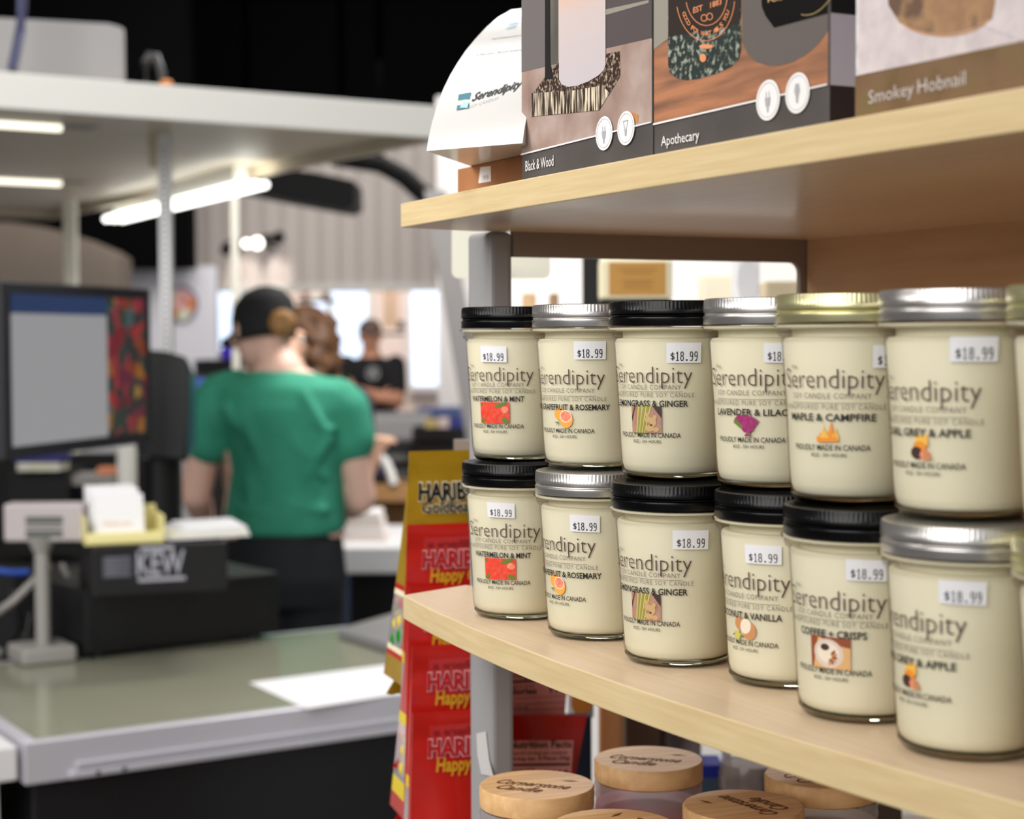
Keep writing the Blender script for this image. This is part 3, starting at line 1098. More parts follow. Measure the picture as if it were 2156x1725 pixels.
# low brown carton with torn sticker
F4 = Face(.034)
sA = F4.s(963, 380)
hB = (F4.px(963, 357) - F4.px(963, 404.5)).length + .006
root = thing('cardboard_box', st(sA + .07, .034 + .05, ZS + .0002), 'low brown cardboard box under the white candle box', 'box')
mb = MB()
hB = F4.px(963, 357).z - ZS
mb.obox(st(sA, .034, ZS + .0002), E1 * (F4.s(1120, 360) - sA), E2 * .016, ZUPV * hB)
mb.obox(st(sA, .05, ZS + .0002), E1 * (F4.s(1096, 360) - sA), E2 * .12, ZUPV * hB)
obj('carton', mb, noisy('brown_cardboard', (164, 112, 72), (154, 104, 66), nscale=40, rough=.6), root, bevel=.0006)
mb = MB()
pxpoly(mb, F4, [(1012, 352), (1034, 349.5), (1034.5, 382), (1022, 384), (1008, 386)], 1)
so = obj('torn_sticker', mb, M_PAPER, root, label='torn white price sticker')
mb = MB()
pxtext(mb, F4, '.99', (1015, 381), (1030, 379), 11, 3)
obj('price_figures', mb, M_GRL, so)

# white domed candle box
zW = ZS + hB + .0004
Pa = on_plane(898, 318, Vector((0, 0, zW)), ZUPV)
WD = Vector((.26, .9656, 0)).normalized()
WW = Vector((.83, -.558, 0)).normalized()
prof = [(0, 0), (.004, .008), (.0105, .0175), (.0215, .0305), (.035, .0425), (.05, .0535), (.0655, .0633), (.085, .0745), (.107, .0855), (.135, .0985), (.165, .1105), (.2, .122)]
root = thing('candle_gift_box', Pa + WD * .1 + WW * .07, 'glossy white domed candle box with a teal square logo on a brown carton', 'box')
L_ = .07
mb = MB()
n = len(prof)
side = [Pa + WD * d + ZUPV * h for d, h in prof] + [Pa + WD * .2]
mb.prism(side, WW * L_)
M_GLOSSW = mat('glossy_white_card', (206, 204, 200), .25, coat=.2)
obj('domed_carton', mb, M_GLOSSW, root, 50)


def arc_pt(w, L, lift=.0004):
    acc = 0
    for (d0, h0), (d1, h1) in zip(prof[:-1], prof[1:]):
        sl = math.hypot(d1 - d0, h1 - h0)
        if acc + sl >= L or (d1, h1) == prof[-1]:
            k = (L - acc) / sl
            nd, nh = -(h1 - h0) / sl, (d1 - d0) / sl
            return Pa + WD * (d0 + (d1 - d0) * k + nd * lift) + ZUPV * (h0 + (h1 - h0) * k + nh * lift) + WW * w
        acc += sl


def proj(P):
    d = P - CAM
    return CXP + FPX * d.dot(RT) / d.dot(FW), CYP - FPX * d.dot(UP) / d.dot(FW)


def find_wl(px, py):
    best = None
    for i in range(60):
        for j in range(60):
            w, L = L_ * i / 59, .2 * j / 59
            x, y = proj(arc_pt(w, L))
            e = (x - px) ** 2 + (y - py) ** 2
            if best is None or e < best[0]:
                best = (e, w, L)
    return best[1], best[2]


w0, l0 = find_wl(993, 213)
w1, l1 = find_wl(1093, 186)
wi, li = find_wl(962, 236)
wj, lj = find_wl(986, 197)
mb = MB()
fx = (w1 - w0)
place_text(mb, 'Serendipity', lambda a, b: arc_pt(w0 + a, l0 + (l1 - l0) * a / fx + b), fx, .0088, .02, m=0, shear=.2)
place_text(mb, 'SOY CANDLES', lambda a, b: arc_pt(w0 - .001 + a, l0 - .0065 + (l1 - l0) * a / fx + b), fx * .62, .0028, -.01, 1.2, m=1, shear=.2)
mb2 = MB()
mb2.add([arc_pt(wi, li), arc_pt(wi + .009, li + .001), arc_pt(wj + .002, lj), arc_pt(wj - .007, lj - .001)], [(0, 1, 2, 3)], 2)
mb2.add([arc_pt(wi + .002, li + .002, .0006), arc_pt(wi + .008, li + .001, .0006), arc_pt(wi + .008, li + .006, .0006), arc_pt(wi + .004, li + .007, .0006)], [(0, 1, 2, 3)], 3)
for k in range(5):
    ww, ll = find_wl(1062 + 6 * k, 62 - 10 * k)
    mb.add([arc_pt(ww, ll), arc_pt(ww + .008, ll + .001), arc_pt(ww + .009, ll + .004), arc_pt(ww + .002, ll + .003)], [(0, 1, 2, 3)], 4)
wq, lq = find_wl(1034, 84)
place_text(mb, 'hand poured soy wax candle', lambda a, b: arc_pt(wq + a, lq + b), .046, .0032, 0, m=0)
wq, lq = find_wl(1002, 118)
place_text(mb, 'clean burning', lambda a, b: arc_pt(wq + a, lq + b), .038, .003, 0, m=1)
_LM = [mat('slate_ink', (44, 50, 58), .5), M_GRL, mat('teal_ink', (60, 120, 134), .5), mat('pale_teal_ink', (170, 210, 212), .5), mat('sky_ink', (120, 176, 206), .5)]
obj('logo_print', mb, _LM, root)
obj('emblem_print', mb2, _LM, root, label='teal square emblem')

# ------------------------------------------------------------------ candy bags hanging past the post
M_GOLDF = noisy('gold_foil', (186, 150, 28), (168, 130, 18), nscale=24, rough=.34, metal=.35)
M_REDF = noisy('red_film', (192, 22, 10), (176, 18, 10), nscale=24, rough=.3, coat=.2)
M_YELF = mat('yellow_film', (226, 200, 20), .35)
M_CLEARF = thin_glass('clear_film', (236, 236, 240), .08, haze=.25)
M_REDTXT = mat('red_lettering', (176, 22, 26), .35)
M_PINKL = mat('pink_outline', (226, 170, 176), .4)
M_CREAML = mat('cream_outline', (244, 232, 196), .4)
M_YTXT = mat('yellow_lettering', (204, 148, 28), .4)
M_SEAL = mat('dull_red_seal', (142, 26, 30), .3)
M_SEALP = mat('pale_red_seal', (184, 44, 44), .25)
M_GUM = {'green': mat('green_gummy', (24, 130, 24), .2), 'red': mat('red_gummy', (206, 60, 30), .2), 'yellow': mat('yellow_gummy', (228, 196, 40), .2), 'brown': mat('cola_gummy', (120, 80, 40), .2), 'pinky': mat('pink_gummy', (226, 140, 120), .2)}


def bag(label, top_px, Y, w, h, D, yaw, taper, foil, bands, words, group, flat=False, gums=()):
    """flat heat-sealed top, gusseted sides that widen to the base. top_px: where the top left corner hangs."""
    P0 = at_y(*top_px, Y)
    xs = Vector((math.cos(yaw), math.sin(yaw), 0))
    ys = Vector((-math.sin(yaw), math.cos(yaw), 0))
    root = thing('candy_bag', P0 + xs * w / 2 - ZUPV * h, label, 'candy bag', group)

    def g(v):
        v = max(0.0, v - .12) / .88
        return .0015 + D * min(1, v) ** 1.15

    def left(v):
        return -taper * v

    def front(u, v, lift=0.0):
        bulge = .012 * math.sin(math.pi * min(1, max(0, u))) * min(1, v * 1.6) * (1 if v < .85 else max(0, (1.0 - v) / .15) * .7 + .3)
        wv = w + 2 * taper * v
        return P0 + xs * (left(v) + u * wv) - ys * (bulge + lift) - ZUPV * (v * h)

    def back(u, v):
        wv = w + 2 * taper * v
        return P0 + xs * (left(v) + u * wv) + ys * g(v) - ZUPV * (v * h)
    NV, NU = 40, 12
    mats = [foil, M_YELF, M_CLEARF, M_REDF, M_CREAML]
    mb = MB()
    wob = lambda v: (.0006 * math.sin(v * 210) if v < .15 else 0)
    for fn, flip in ((front, False), (back, True)):
        vs = [fn(u / NU, v / NV) + ys * wob(v / NV) for v in range(NV + 1) for u in range(NU + 1)]
        fs, ms = [], []
        for v in range(NV):
            for u in range(NU):
                q = (v * (NU + 1) + u, (v + 1) * (NU + 1) + u, (v + 1) * (NU + 1) + u + 1, v * (NU + 1) + u + 1)
                fs.append(q[::-1] if flip else q)
                ms.append(0)
        mb.add(vs, fs, ms)
    obj('film', mb, mats, root, 60)
    mb = MB()
    for side in (0, 1):
        for v in range(NV):
            v0, v1 = v / NV, (v + 1) / NV
            mi = 0
            for (a, b, k) in bands:
                if a <= (v0 + v1) / 2 < b:
                    mi = k
            q = [front(side, v0), back(side, v0), back(side, v1), front(side, v1)]
            mb.add(q if side else q[::-1], [(0, 1, 2, 3)], mi)
    q = [front(0, 1), back(0, 1), back(1, 1), front(1, 1)]
    mb.add(q, [(0, 1, 2, 3)], 0)
    obj('side_gusset', mb, mats, root)
    # crimped bottom fin
    mb = MB()
    vs = [front(k / 20, 1) + (ys * g(1) * .4) - ZUPV * 0 for k in range(21)] + [front(k / 20, 1) + ys * (g(1) * .4 + .003) - ZUPV * (.011 + .001 * (k % 2)) - xs * .006 for k in range(21)]
    mb.add(vs, [(k, 21 + k, 22 + k, k + 1) for k in range(20)], 0)
    obj('bottom_seal', mb, [foil], root)
    if words:
        mb = MB()
        ml = [M_REDTXT, M_PINKL, M_CREAML, M_BLK, M_YTXT, M_SEAL, M_SEALP]
        for (txt, u0, v0, ww, cap, mi, off, lift, shear, flip) in words:
            place_text(mb, txt, lambda a, b: front(u0 + a / w, v0 - b / h, lift), ww, cap, off, m=mi, shear=shear, flip=flip)
        for (u0, u1, v0, v1, mi) in flat or ():
            N = 8
            for k in range(N):
                a0, a1 = u0 + (u1 - u0) * k / N, u0 + (u1 - u0) * (k + 1) / N
                mb.add([front(a0, v1, .0004), front(a1, v1, .0004), front(a1, v0, .0004), front(a0, v0, .0004)], [(0, 1, 2, 3)], mi)
        obj('printed_words', mb, ml, root)
    for k, (uu, vv, rr, cn) in enumerate(gums):
        mb = MB()
        c = front(.03, vv) * (1 - uu) + back(.03, vv) * uu + xs * rr * .35
        mb.ball(c, (rr, rr * .9, rr * 1.25), 12, 8)
        mb.ball(c + ZUPV * rr * 1.3, rr * .7, 10, 8)
        mb.ball(c + ys * rr * .8 - ZUPV * rr * .7, rr * .55, 8, 6)
        mb.ball(c - ys * rr * .8 - ZUPV * rr * .7, rr * .55, 8, 6)
        obj('gummy_sweet', mb, M_GUM[cn], root, 60)
    return root


YB = 1.345
bag('gold gummy candy bag with black lettering, hanging behind the red bags', (862, 951), YB + .035, .08, .19, .052, .34, .0085, M_GOLDF,
    [(.565, .605, 3), (.605, .615, 4), (.615, .86, 2), (.86, .868, 4), (.868, .91, 3)],
    [('HARIBO', .1, .208, .049, .0136, 2, .08, .0008, 0, False), ('HARIBO', .1, .208, .049, .0136, 3, .036, .0014, 0, False),
     ('Goldbears', .13, .262, .045, .0096, 2, .06, .0008, .12, False), ('Goldbears', .13, .262, .045, .0096, 3, .022, .0014, .12, False)],
    'hanging gummy candy bags', gums=[(.35, .66, .0055, 'red'), (.75, .65, .005, 'pinky'), (.35, .735, .0065, 'yellow'), (.75, .76, .006, 'yellow'), (.3, .8, .0075, 'green'), (.7, .83, .007, 'green'), (.12, .84, .005, 'red')])
RW = lambda dv: [('HARIBO', .15, .185 + dv, .053, .0128, 1, .08, .0009, .03, False), ('HARIBO', .15, .185 + dv, .053, .0128, 0, .038, .0015, .03, False),
                 ('Happy Cola', .23, .248 + dv, .049, .0105, 4, .03, .0010, .1, False), ('Share a', .22, .098, .034, .0052, 5, .02, .0011, 0, True)]
# the mirrored seal print starts at the right because its letters run backwards
RBAGS = [((858, 1106), YB + .014, .010, 'topmost red cola candy bag, its seal over the gold bag'), ((862, 1236), YB - .004, .046, 'red cola candy bag with a clear yellow-banded side, behind the shelf end'),
         ((868, 1362), YB - .022, .018, 'red cola candy bag below the maple shelf end, second lowest'), ((869, 1502), YB - .040, .018, 'lowest red cola candy bag, beside the grey post')]
for k, (tp, yy, D, lab) in enumerate(RBAGS):
    words = [(a, u0, v0, ww, cap, mi, off, lf, sh, fl) if not fl else (a, u0 + .42, v0, ww, cap, mi, off, lf, sh, fl) for a, u0, v0, ww, cap, mi, off, lf, sh, fl in RW(.0)]
    bag(lab, tp, yy, .078, .185, D, .30, .006, M_REDF, [(.55, .6, 1), (.6, .61, 4), (.61, .85, 2), (.85, .862, 4), (.862, .92, 1)], words, 'hanging gummy candy bags',
        flat=[(.17, .98, .045, .135, 6)], gums=[(.4, .72, .006, 'yellow'), (.4, .8, .0065, 'yellow'), (.75, .82, .005, 'brown'), (.7, .66, .005, 'pinky')] if k in (1,) else ())
mb = MB()
mb.box(-.05, .03, YB + .115, YB + .123, .3, 1.415)
mb.box(-.11, .05, YB + .06, YB + .2, .28, .3)
for tp, yy, D, lab in [((862, 951), YB + .035, 0, '')] + RBAGS:
    p = at_y(tp[0] + 110, tp[1] + 12, yy)
    mb.tube([(p.x, YB + .118, p.z - .008), (p.x, yy + .045, p.z - .01)], .0016, 8)
mb.box(-.07, .03, YB + .09, YB + .4, .0, .28)
sr = obj('hanging_strip', mb, M_FRAME)
tag(sr, 'dark metal clip strip behind the hanging candy bags', 'display strip')

# red bags seen from the back, right of the post
M_PANEL = mat('pink_panel', (232, 156, 148), .45)
for lab, tl, br, Y, panel, gen in (('red candy bag with a calorie table, half under the shelf edge', (1050, 1330), (1203, 1512), 1.47, (1060, 1392, 1190, 1506), 0),
                                   ('red candy bag with the words Nutrition Facts, above a wooden lid', (1040, 1506), (1236, 1760), 1.44, (1060, 1560, 1207, 1750), 1)):
    c = at_y((tl[0] + br[0]) / 2, (tl[1] + br[1]) / 2, Y)
    root = thing('candy_bag', c, lab, 'candy bag', 'candy bags turned to their backs')
    mb = MB()
    a, b, c2, d = at_y(tl[0], tl[1], Y), at_y(br[0], tl[1], Y), at_y(br[0] - 34 * gen - 14, br[1], Y), at_y(tl[0], br[1], Y)
    NN = 10
    rings = []
    for i in range(NN + 1):
        u = i / NN
        p, q = a.lerp(b, u), d.lerp(c2, u)
        th = .012 * math.sin(math.pi * u)
        rings.append([p, p.lerp(q, .12) + Vector((0, -th * .7, 0)), p.lerp(q, .5) + Vector((0, -th, 0)), q, p.lerp(q, .5) + Vector((0, .004 + th, 0))])
    mb.loft(rings)
    obj('film', mb, M_REDF, root, 60)
    mb = MB()
    x0, y0, x1, y1 = panel
    Yp = Y - .0135
    P = lambda x, y, l=0: at_y(x, y, Yp - .0002 * l)
    mb.poly([P(x0, y1), P(x1 - 12 * gen, y1), P(x1, y0), P(x0, y0)], 0)

    def line(x, y, xb, s, cap, off=.01):
        p, q = P(x, y, 1), P(xb, y - 2, 1)
        place_text(mb, s, planar(p, (q - p).normalized(), ZUPV), (q - p).length, cap * Yp / FPX, off, m=1)
    if gen:
        line(1072, 1576, 1204, 'Nutrition Facts', 15, .03)
        line(1072, 1590, 1196, 'about 4.5 servings per container', 7)
        line(1072, 1602, 1200, 'Serving size  8 Pieces (30g)', 8, .02)
        mb.poly([P(1066, 1614, 1), P(1200, 1612, 1), P(1200, 1607, 1), P(1066, 1609, 1)], 1)
        line(1072, 1624, 1126, 'Amount per serving', 6)
        line(1066, 1642, 1150, 'Calories', 14, .03)
        line(1164, 1641, 1198, '110', 18, .03)
    else:
        line(1066, 1428, 1140, 'Serving size', 8)
        mb.poly([P(1062, 1440, 1), P(1190, 1432, 1), P(1190, 1427, 1), P(1062, 1435, 1)], 1)
        line(1066, 1449, 1124, 'Amount per serving', 6)
        line(1056, 1463, 1130, 'Calories', 13, .03)
        line(1158, 1458, 1190, '110', 16, .03)
        for yy in (1471, 1484, 1497):
            mb.poly([P(1062, yy + 2, 1), P(1188, yy - 5, 1), P(1188, yy - 6, 1), P(1062, yy + 1, 1)], 1)
        line(1066, 1495, 1112, 'Total Fat 0g', 6)
    obj('facts_panel', mb, [M_PANEL, M_BLK], root)

# things standing behind the lowest shelf
def simple(name, mb, m, label, cat, group=None, **k):
    return tag(obj(name, mb, m, None, **k), label, cat, group)


def pbox(x0, y0, x1, y1, Y, dep, mb=None):
    """block whose front fills a pixel rectangle at distance Y"""
    mb = mb or MB()
    a, b = at_y(x0, y1, Y), at_y(x1, y0, Y)
    mb.box(a.x, b.x, Y, Y + dep, a.z, b.z)
    return mb


simple('wooden_post', pbox(1264, 1380, 1312, 1860, 1.62, .03), noisy('orange_pine', (176, 118, 70), (160, 102, 58), (8, 8, 1), 8, rough=.5), 'orange-brown wooden post behind the wooden-lid candles', 'post', bevel=.002)
simple('white_card', pbox(1196, 1400, 1250, 1512, 1.56, .003), M_PAPER, 'white printed card with an orange blob beside the red candy bags', 'card')
mb = MB()
mb.disc(at_y(1224, 1478, 1.558), .0095, (0, -1, 0), 20, squash=1.4)
o = obj('orange_print', mb, mat('orange_print', (206, 130, 50), .5))
o.parent = bpy.data.objects['white_card']
simple('navy_pouch', pbox(1150, 1506, 1246, 1860, 1.52, .012), mat('navy_film', (24, 40, 66), .3), 'navy pouch behind the Nutrition Facts bag', 'pouch', bevel=.004)
simple('paper_bag', pbox(1316, 1380, 1392, 1860, 1.66, .04), mat('brown_paper_bag', (104, 78, 62), .6), 'dull brown paper bag behind the deep pink candle', 'bag', bevel=.004)
mb = pbox(1478, 1612, 1522, 1638, 1.60, .04)
simple('blue_carton', mb, mat('royal_blue_card', (24, 36, 128), .4), 'small royal blue carton deep behind the wooden-lid candles', 'box')
simple('navy_carton', pbox(1478, 1638.5, 1522, 1860, 1.60, .04), mat('slate_card', (58, 74, 92), .4), 'slate carton under the royal blue carton', 'box')
simple('clear_pouch', pbox(1392, 1430, 1478, 1860, 1.68, .03), noisy('pouch_film', (150, 138, 136), (92, 80, 80), nscale=40, rough=.25), 'grey patterned pouch behind the deep pink candle', 'pouch', bevel=.006)
simple('silver_rail', pbox(1524, 1470, 1540, 1860, 1.60, .02), M_ALU, 'thin silver rail beside the blue carton', 'rail')
mb = MB()
c = at_y(1580, 1650, 1.55)
mb.lathe([(0, -.06), (.028, -.06), (.029, .01), (.026, .02), (.0, .02)], 24, c)
simple('glass_tumbler', mb, noisy('smoky_glass', (120, 108, 104), (84, 70, 66), nscale=30, rough=.15), 'smoky glass candle under the bowed shelf edge', 'candle', smooth=50)
mb = pbox(1640, 1540, 1900, 1860, 1.5, .02)
simple('brown_board', mb, mat('dark_brown_board', (70, 50, 38), .5), 'dark brown board behind the straw candle', 'board')
mb = MB()
mb.box(.04, .75, 1.46, 1.85, .95, .98)
mb.box(.06, .73, 1.48, 1.83, 0, .95)
simple('display_plinth', mb, mat('beige_laminate', (178, 164, 148), .5), 'beige plinth carrying the goods behind the lowest shelf', 'plinth')

# bright goods seen through the end frame
Yc = 1.95
mb = MB()
a, b = at_y(1090, 760, 2.3), at_y(1720, 500, 2.3)
mb.box(a.x - .02, b.x + .3, 2.3, 2.33, 0, 1.64)
mb.box(a.x - .02, b.x + .3, 1.93, 2.3, 1.49, 1.505)
simple('white_cabinet', mb, mat('white_shelving', (244, 242, 238), .5), 'white shelving seen through the grey end frame', 'cabinet')
mb = MB()
Ys = 1.96
pbox(1262, 545, 1416, 632, Ys, .03, mb)
so = thing('soap_bar', at_y(1339, 632, Ys), 'cream soap bar with a kraft label behind the end frame', 'soap')
obj('bar', mb, mat('cream_soap', (228, 220, 186), .5), so, bevel=.005, seg=3)
mb = MB()
pbox(1282, 552, 1402, 622, Ys - .0008, .0006, mb)
lb = obj('kraft_label', mb, mat('kraft_label', (182, 136, 66), .6), so)
mb = MB()
for y, hw in ((566, 40), (574, 30), (590, 34), (597, 28), (605, 32)):
    mb.add([at_y(1342 - hw, y + 2.5, Ys - .0012), at_y(1342 + hw, y + 2.5, Ys - .0012), at_y(1342 + hw, y, Ys - .0012), at_y(1342 - hw, y, Ys - .0012)], [(0, 1, 2, 3)])
obj('faint_print', mb, mat('tan_ink', (156, 112, 60), .6), lb)
q0, q1 = at_y(1262, 632.5, Ys), at_y(1416, 632.5, Ys)
mb = MB()
mb.box(q0.x, q1.x, Ys, Ys + .04, 1.5052, q0.z)
simple('soap_stand', mb, M_BLACKM, 'black ledge under the cream soap bar', 'ledge')
q0, q1 = at_y(1228, 500, 2.03), at_y(1262, 500, 2.03)
mb = MB()
mb.box(q0.x, q1.x, 2.03, 2.06, 1.5052, q0.z)
simple('black_stand', mb, M_BLACKM, 'black upright stand beside the cream soap bar', 'stand')
q0, q1 = at_y(1551, 470, 2.0), at_y(1600, 470, 2.0)
mb = MB()
mb.box(q0.x, q1.x, 2.0, 2.05, 1.5052, q0.z)
wb = thing('white_carton', at_y(1575, 700, 2.0), 'tall white carton with a grey oval, behind the end frame', 'box')
obj('carton', mb, M_PAPER, wb, bevel=.002)
mb = MB()
mb.disc(at_y(1575, 592, 1.9992), .013, (0, -1, 0), 20, squash=1.9)
mb2 = obj('oval_print', mb, mat('grey_print', (206, 206, 208), .5), wb)
for k, (x0, y0, x1, y1, col, w) in enumerate(((1100, 618, 1128, 660, (206, 170, 130), 'tan'), (1158, 618, 1176, 660, (150, 120, 92), 'brown'), (1480, 580, 1545, 650, (236, 228, 204), 'cream'), (1612, 592, 1700, 650, (214, 198, 166), 'sand'))):
    q0, q1 = at_y(x0, y0, 2.1), at_y(x1, y0, 2.1)
    mb = MB()
    mb.box(q0.x, q1.x, 2.1, 2.16, 1.5052, q0.z)
    simple('small_carton', mb, mat(w + '_carton', col, .6), f'blurred {w} carton on the white shelving behind the end frame', 'box', 'cartons on the white shelving', bevel=.003)
# cream card hanging behind the post
mb = MB()
pts = []
cx0, cy0, cx1, cy1, rr = 951, 470, 1158, 586, 14
for (ax, ay, a0) in ((cx1 - rr, cy0 + rr, -90), (cx1 - rr, cy1 - rr, 0), (cx0 + rr, cy1 - rr, 90), (cx0 + rr, cy0 + rr, 180)):
    for k in range(6):
        a = math.radians(a0 + 18 * k)
        pts.append(at_y(ax + rr * math.cos(a), ay + rr * math.sin(a), 1.42))
mb.prism(pts, (0, .002, 0))
mb.box(-.024, -.021, 1.222, 1.421, 1.56, 1.565)
simple('hanging_card', mb, mat('cream_card', (230, 230, 214), .6), 'cream card with rounded corners hanging behind the grey post', 'card')

# ------------------------------------------------------------------ room shell
mb = MB()
mb.box(-9, 8, -6, 19, -.1, 0)
struct('floor', mb, noisy('grey_floor', (150, 148, 146), (134, 132, 130), nscale=1.5, rough=.35))
mb = MB()
mb.box(-9, 8, -6, 19, 4.3, 4.4)
struct('ceiling', mb, mat('black_ceiling', (5, 5, 6), 1.0, spec=0.0))
YW = 14.0
M_PANELW = mat('white_wall_boards', (214, 206, 200), .6)
M_WALLW = mat('pale_wall', (226, 222, 220), .6)
# boarded header wall above the opening to the back hall
mb = MB()
xL, xR = at_y(395, 600, YW).x, at_y(1000, 600, YW).x
zB, zT = at_y(600, 598, YW).z, 3.28
n = 15
for k in range(n):
    x0, x1 = xL + (xR - xL) * k / n, xL + (xR - xL) * (k + 1) / n
    mb.box(x0 + .016, x1 - .016, YW - .03, YW + .05, zB, zT)
mb.box(xL, xR, YW + .02, YW + .12, zB, zT)
struct('wall_header', mb, M_PANELW)
mb = MB()
mb.box(xL, xR, YW - .06, YW + .14, zB - .06, zB)
struct('trim_1', mb, M_WHITE)
mb = MB()
mb.box(-9, xL, YW, YW + .12, 2.62, 4.3)
mb.box(xL, 8, YW + .1, YW + .12, zT, 4.3)
struct('wall_gable', mb, mat('dark_gable', (7, 7, 8), .9, spec=.05))
mb = MB()
mb.box(-9, 8, 18, 18.1, 0, 4.3)
struct('wall_back', mb, mat('pinkish_wall', (232, 214, 204), .6))
mb = MB()
mb.box(-9, -8.9, -6, 18, 0, 4.3)
struct('wall_left', mb, M_WALLW)
mb = MB()
mb.box(7.9, 8, -6, 18, 0, 4.3)
struct('wall_right', mb, M_WALLW)
mb = MB()
mb.box(at_y(922, 700, 12).x, 2.4, 12, 12.1, 0, 3.2)
struct('wall_side', mb, M_WALLW)
# windows in the back wall: bright daylight
M_DAY = mat('daylight_pane', (226, 238, 255), .5, emit=(196, 222, 255), estr=1.05)
YB2 = 17.9
for i, (x0, x1, y0, y1) in enumerate(((698, 772, 612, 800), (660, 692, 632, 700), (868, 960, 598, 812), (455, 505, 598, 742)), 1):
    a, b = at_y(x0, y1, YB2), at_y(x1, y0, YB2)
    mb = MB()
    mb.box(a.x, b.x, YB2, YB2 + .03, a.z, b.z)
    w = struct('window_%d' % i, mb, M_DAY)
    mb = MB()
    for xx in (a.x - .05, b.x):
        mb.box(xx, xx + .05, YB2 - .03, YB2 + .03, a.z - .05, b.z + .05)
    for zz in (a.z - .05, b.z):
        mb.box(a.x, b.x, YB2 - .03, YB2 + .03, zz, zz + .05)
    obj('window_frame', mb, M_WHITE, w)
# white partition with the round emblem
YP = 12.6
a, b = at_y(-60, 1000, YP), at_y(455, 560, YP)
mb = MB()
mb.box(a.x, b.x, YP, YP + .1, 0, b.z)
struct('wall_partition', mb, mat('white_partition', (224, 224, 232), .5))
c = at_y(382, 640, YP - .02)
em = thing('round_sign', c, 'round orange and pink picture sign on the white partition', 'sign')
mb = MB()
mb.disc(c, .125, (0, -1, 0), 40, squash=1.12)
obj('disc', mb, mat('sign_rim', (120, 118, 140), .5), em)
mb = MB()
mb.disc(c + Vector((0, -.004, .0)), .105, (0, -1, 0), 32, 0)
mb.disc(c + Vector((.02, -.006, .03)), .055, (0, -1, 0), 24, 1)
mb.disc(c + Vector((-.06, -.006, -.06)), .045, (0, -1, 0), 20, 2)
mb.disc(c + Vector((.075, -.007, .0)), .03, (0, -1, 0), 20, 2, 1.6)
mb.disc(c + Vector((.01, -.006, -.085)), .045, (0, -1, 0), 20, 3)
obj('picture', mb, [mat('sign_pink', (226, 190, 180), .5), mat('sign_rose', (214, 150, 150), .5), mat('sign_orange', (214, 124, 50), .5), mat('sign_pale', (214, 220, 196), .5)], em)

# ducts and beams under the black ceiling
M_ROD = mat('black_rod', (4, 4, 4), 1.0, spec=0.0)
YD = 9.0
P = lambda x, y, Y=YD: at_y(x, y, Y)
mb = MB()
mb.prism([P(470, 392), P(600, 418), P(728, 441), P(747, 430), P(745, 380), P(660, 362), P(470, 340)], (0, .5, 0))
for hx in (520, 720):
    q = at_y(hx, 350, YD + .25)
    mb.tube([q, Vector((q.x, q.y, 4.3))], .02, 8, 1)
simple('air_duct', mb, [M_BLACKM, M_ROD], 'long black duct hanging below the canopy corner', 'duct', bevel=.03)
mb = MB()
mb.tube([at_y(700, 330, 9.8), at_y(800, 345, 9.8), at_y(850, 372, 9.8), at_y(880, 400, 9.8), at_y(905, 420, 9.8)], .055, 12)
q = at_y(800, 345, 9.8)
mb.tube([q, Vector((q.x, q.y, 4.3))], .02, 8, 1)
simple('curved_pipe', mb, [M_BLACKM, M_ROD], 'black curved pipe end in front of the boarded wall', 'pipe')
YC = 11.0
P = lambda x, y: at_y(x, y, YC)
mb = MB()
arch = [P(-160, 468), P(20, 468), P(90, 478), P(170, 502), P(225, 525), P(248, 540), P(250, 640), P(-160, 640)]
mb.prism(arch, (0, .4, 0))
struct('wall_bulkhead', mb, noisy('grey_bulkhead', (128, 116, 104), (112, 102, 92), nscale=1.2, rough=.6))
mb = MB()
a, b = at_y(240, 565, 12.3), at_y(402, 430, 12.3)
mb.box(a.x - 3, b.x, 12.3, 12.5, a.z, 4.3)
struct('wall_black', mb, bpy.data.materials['dark_gable'])
mb = MB()
a = at_y(905, 470, 6.5)
b = at_y(1010, 960, 6.5)
a2, b2 = at_y(945, 470, 6.5), at_y(1060, 960, 6.5)
mb.prism([at_y(893, 400, 6.5), at_y(938, 400, 6.5), at_y(1075, 1150, 6.5), at_y(1020, 1150, 6.5)], (0, .08, 0))
struct('beam_slanted', mb, mat('grey_slanted_post', (128, 125, 124), .5))

# spotlights on a track
M_SPOT = mat('spot_glow', (255, 250, 240), .4, emit=(255, 246, 232), estr=5)
tk = thing('spotlight_track', at_y(540, 512, 13.0), 'black track with two lit spotlights on the boarded wall', 'lamp')
mb = MB()
mb.tube([at_y(472, 520, 13.0), at_y(595, 497, 13.0)], .03, 8)
for x, y in ((480, 520), (505, 515), (560, 505), (588, 498)):
    p = at_y(x, y, 12.95)
    mb.tube([p, p + Vector((0, -.1, -.03))], .045, 10)
q = at_y(540, 508, 13.0)
mb.tube([q, Vector((q.x, 14.0, q.z))], .02, 8)
obj('track', mb, M_BLACKM, tk)
for x, y, r in ((519, 513, .03), (542, 512, .042)):
    mb = MB()
    mb.ball(at_y(x, y, 12.85), r, 14, 8)
    obj('spot_bulb', mb, M_SPOT, tk, 60)
for k, (x, y) in enumerate(((512, 540), (575, 545))):
    p = at_y(x, 500, 13.3)
    d = bpy.data.lights.new('spot_beam', 'SPOT')
    d.energy = 16
    d.spot_size = math.radians(30)
    d.spot_blend = .6
    d.color = (1, .88, .8)
    d.shadow_soft_size = .05
    o = bpy.data.objects.new('spot_beam', d)
    COL.objects.link(o)
    o.location = p + Vector((0, .1, .05))
    o.rotation_euler = (at_y(x, 585, 14) - o.location).to_track_quat('-Z', 'Y').to_euler()

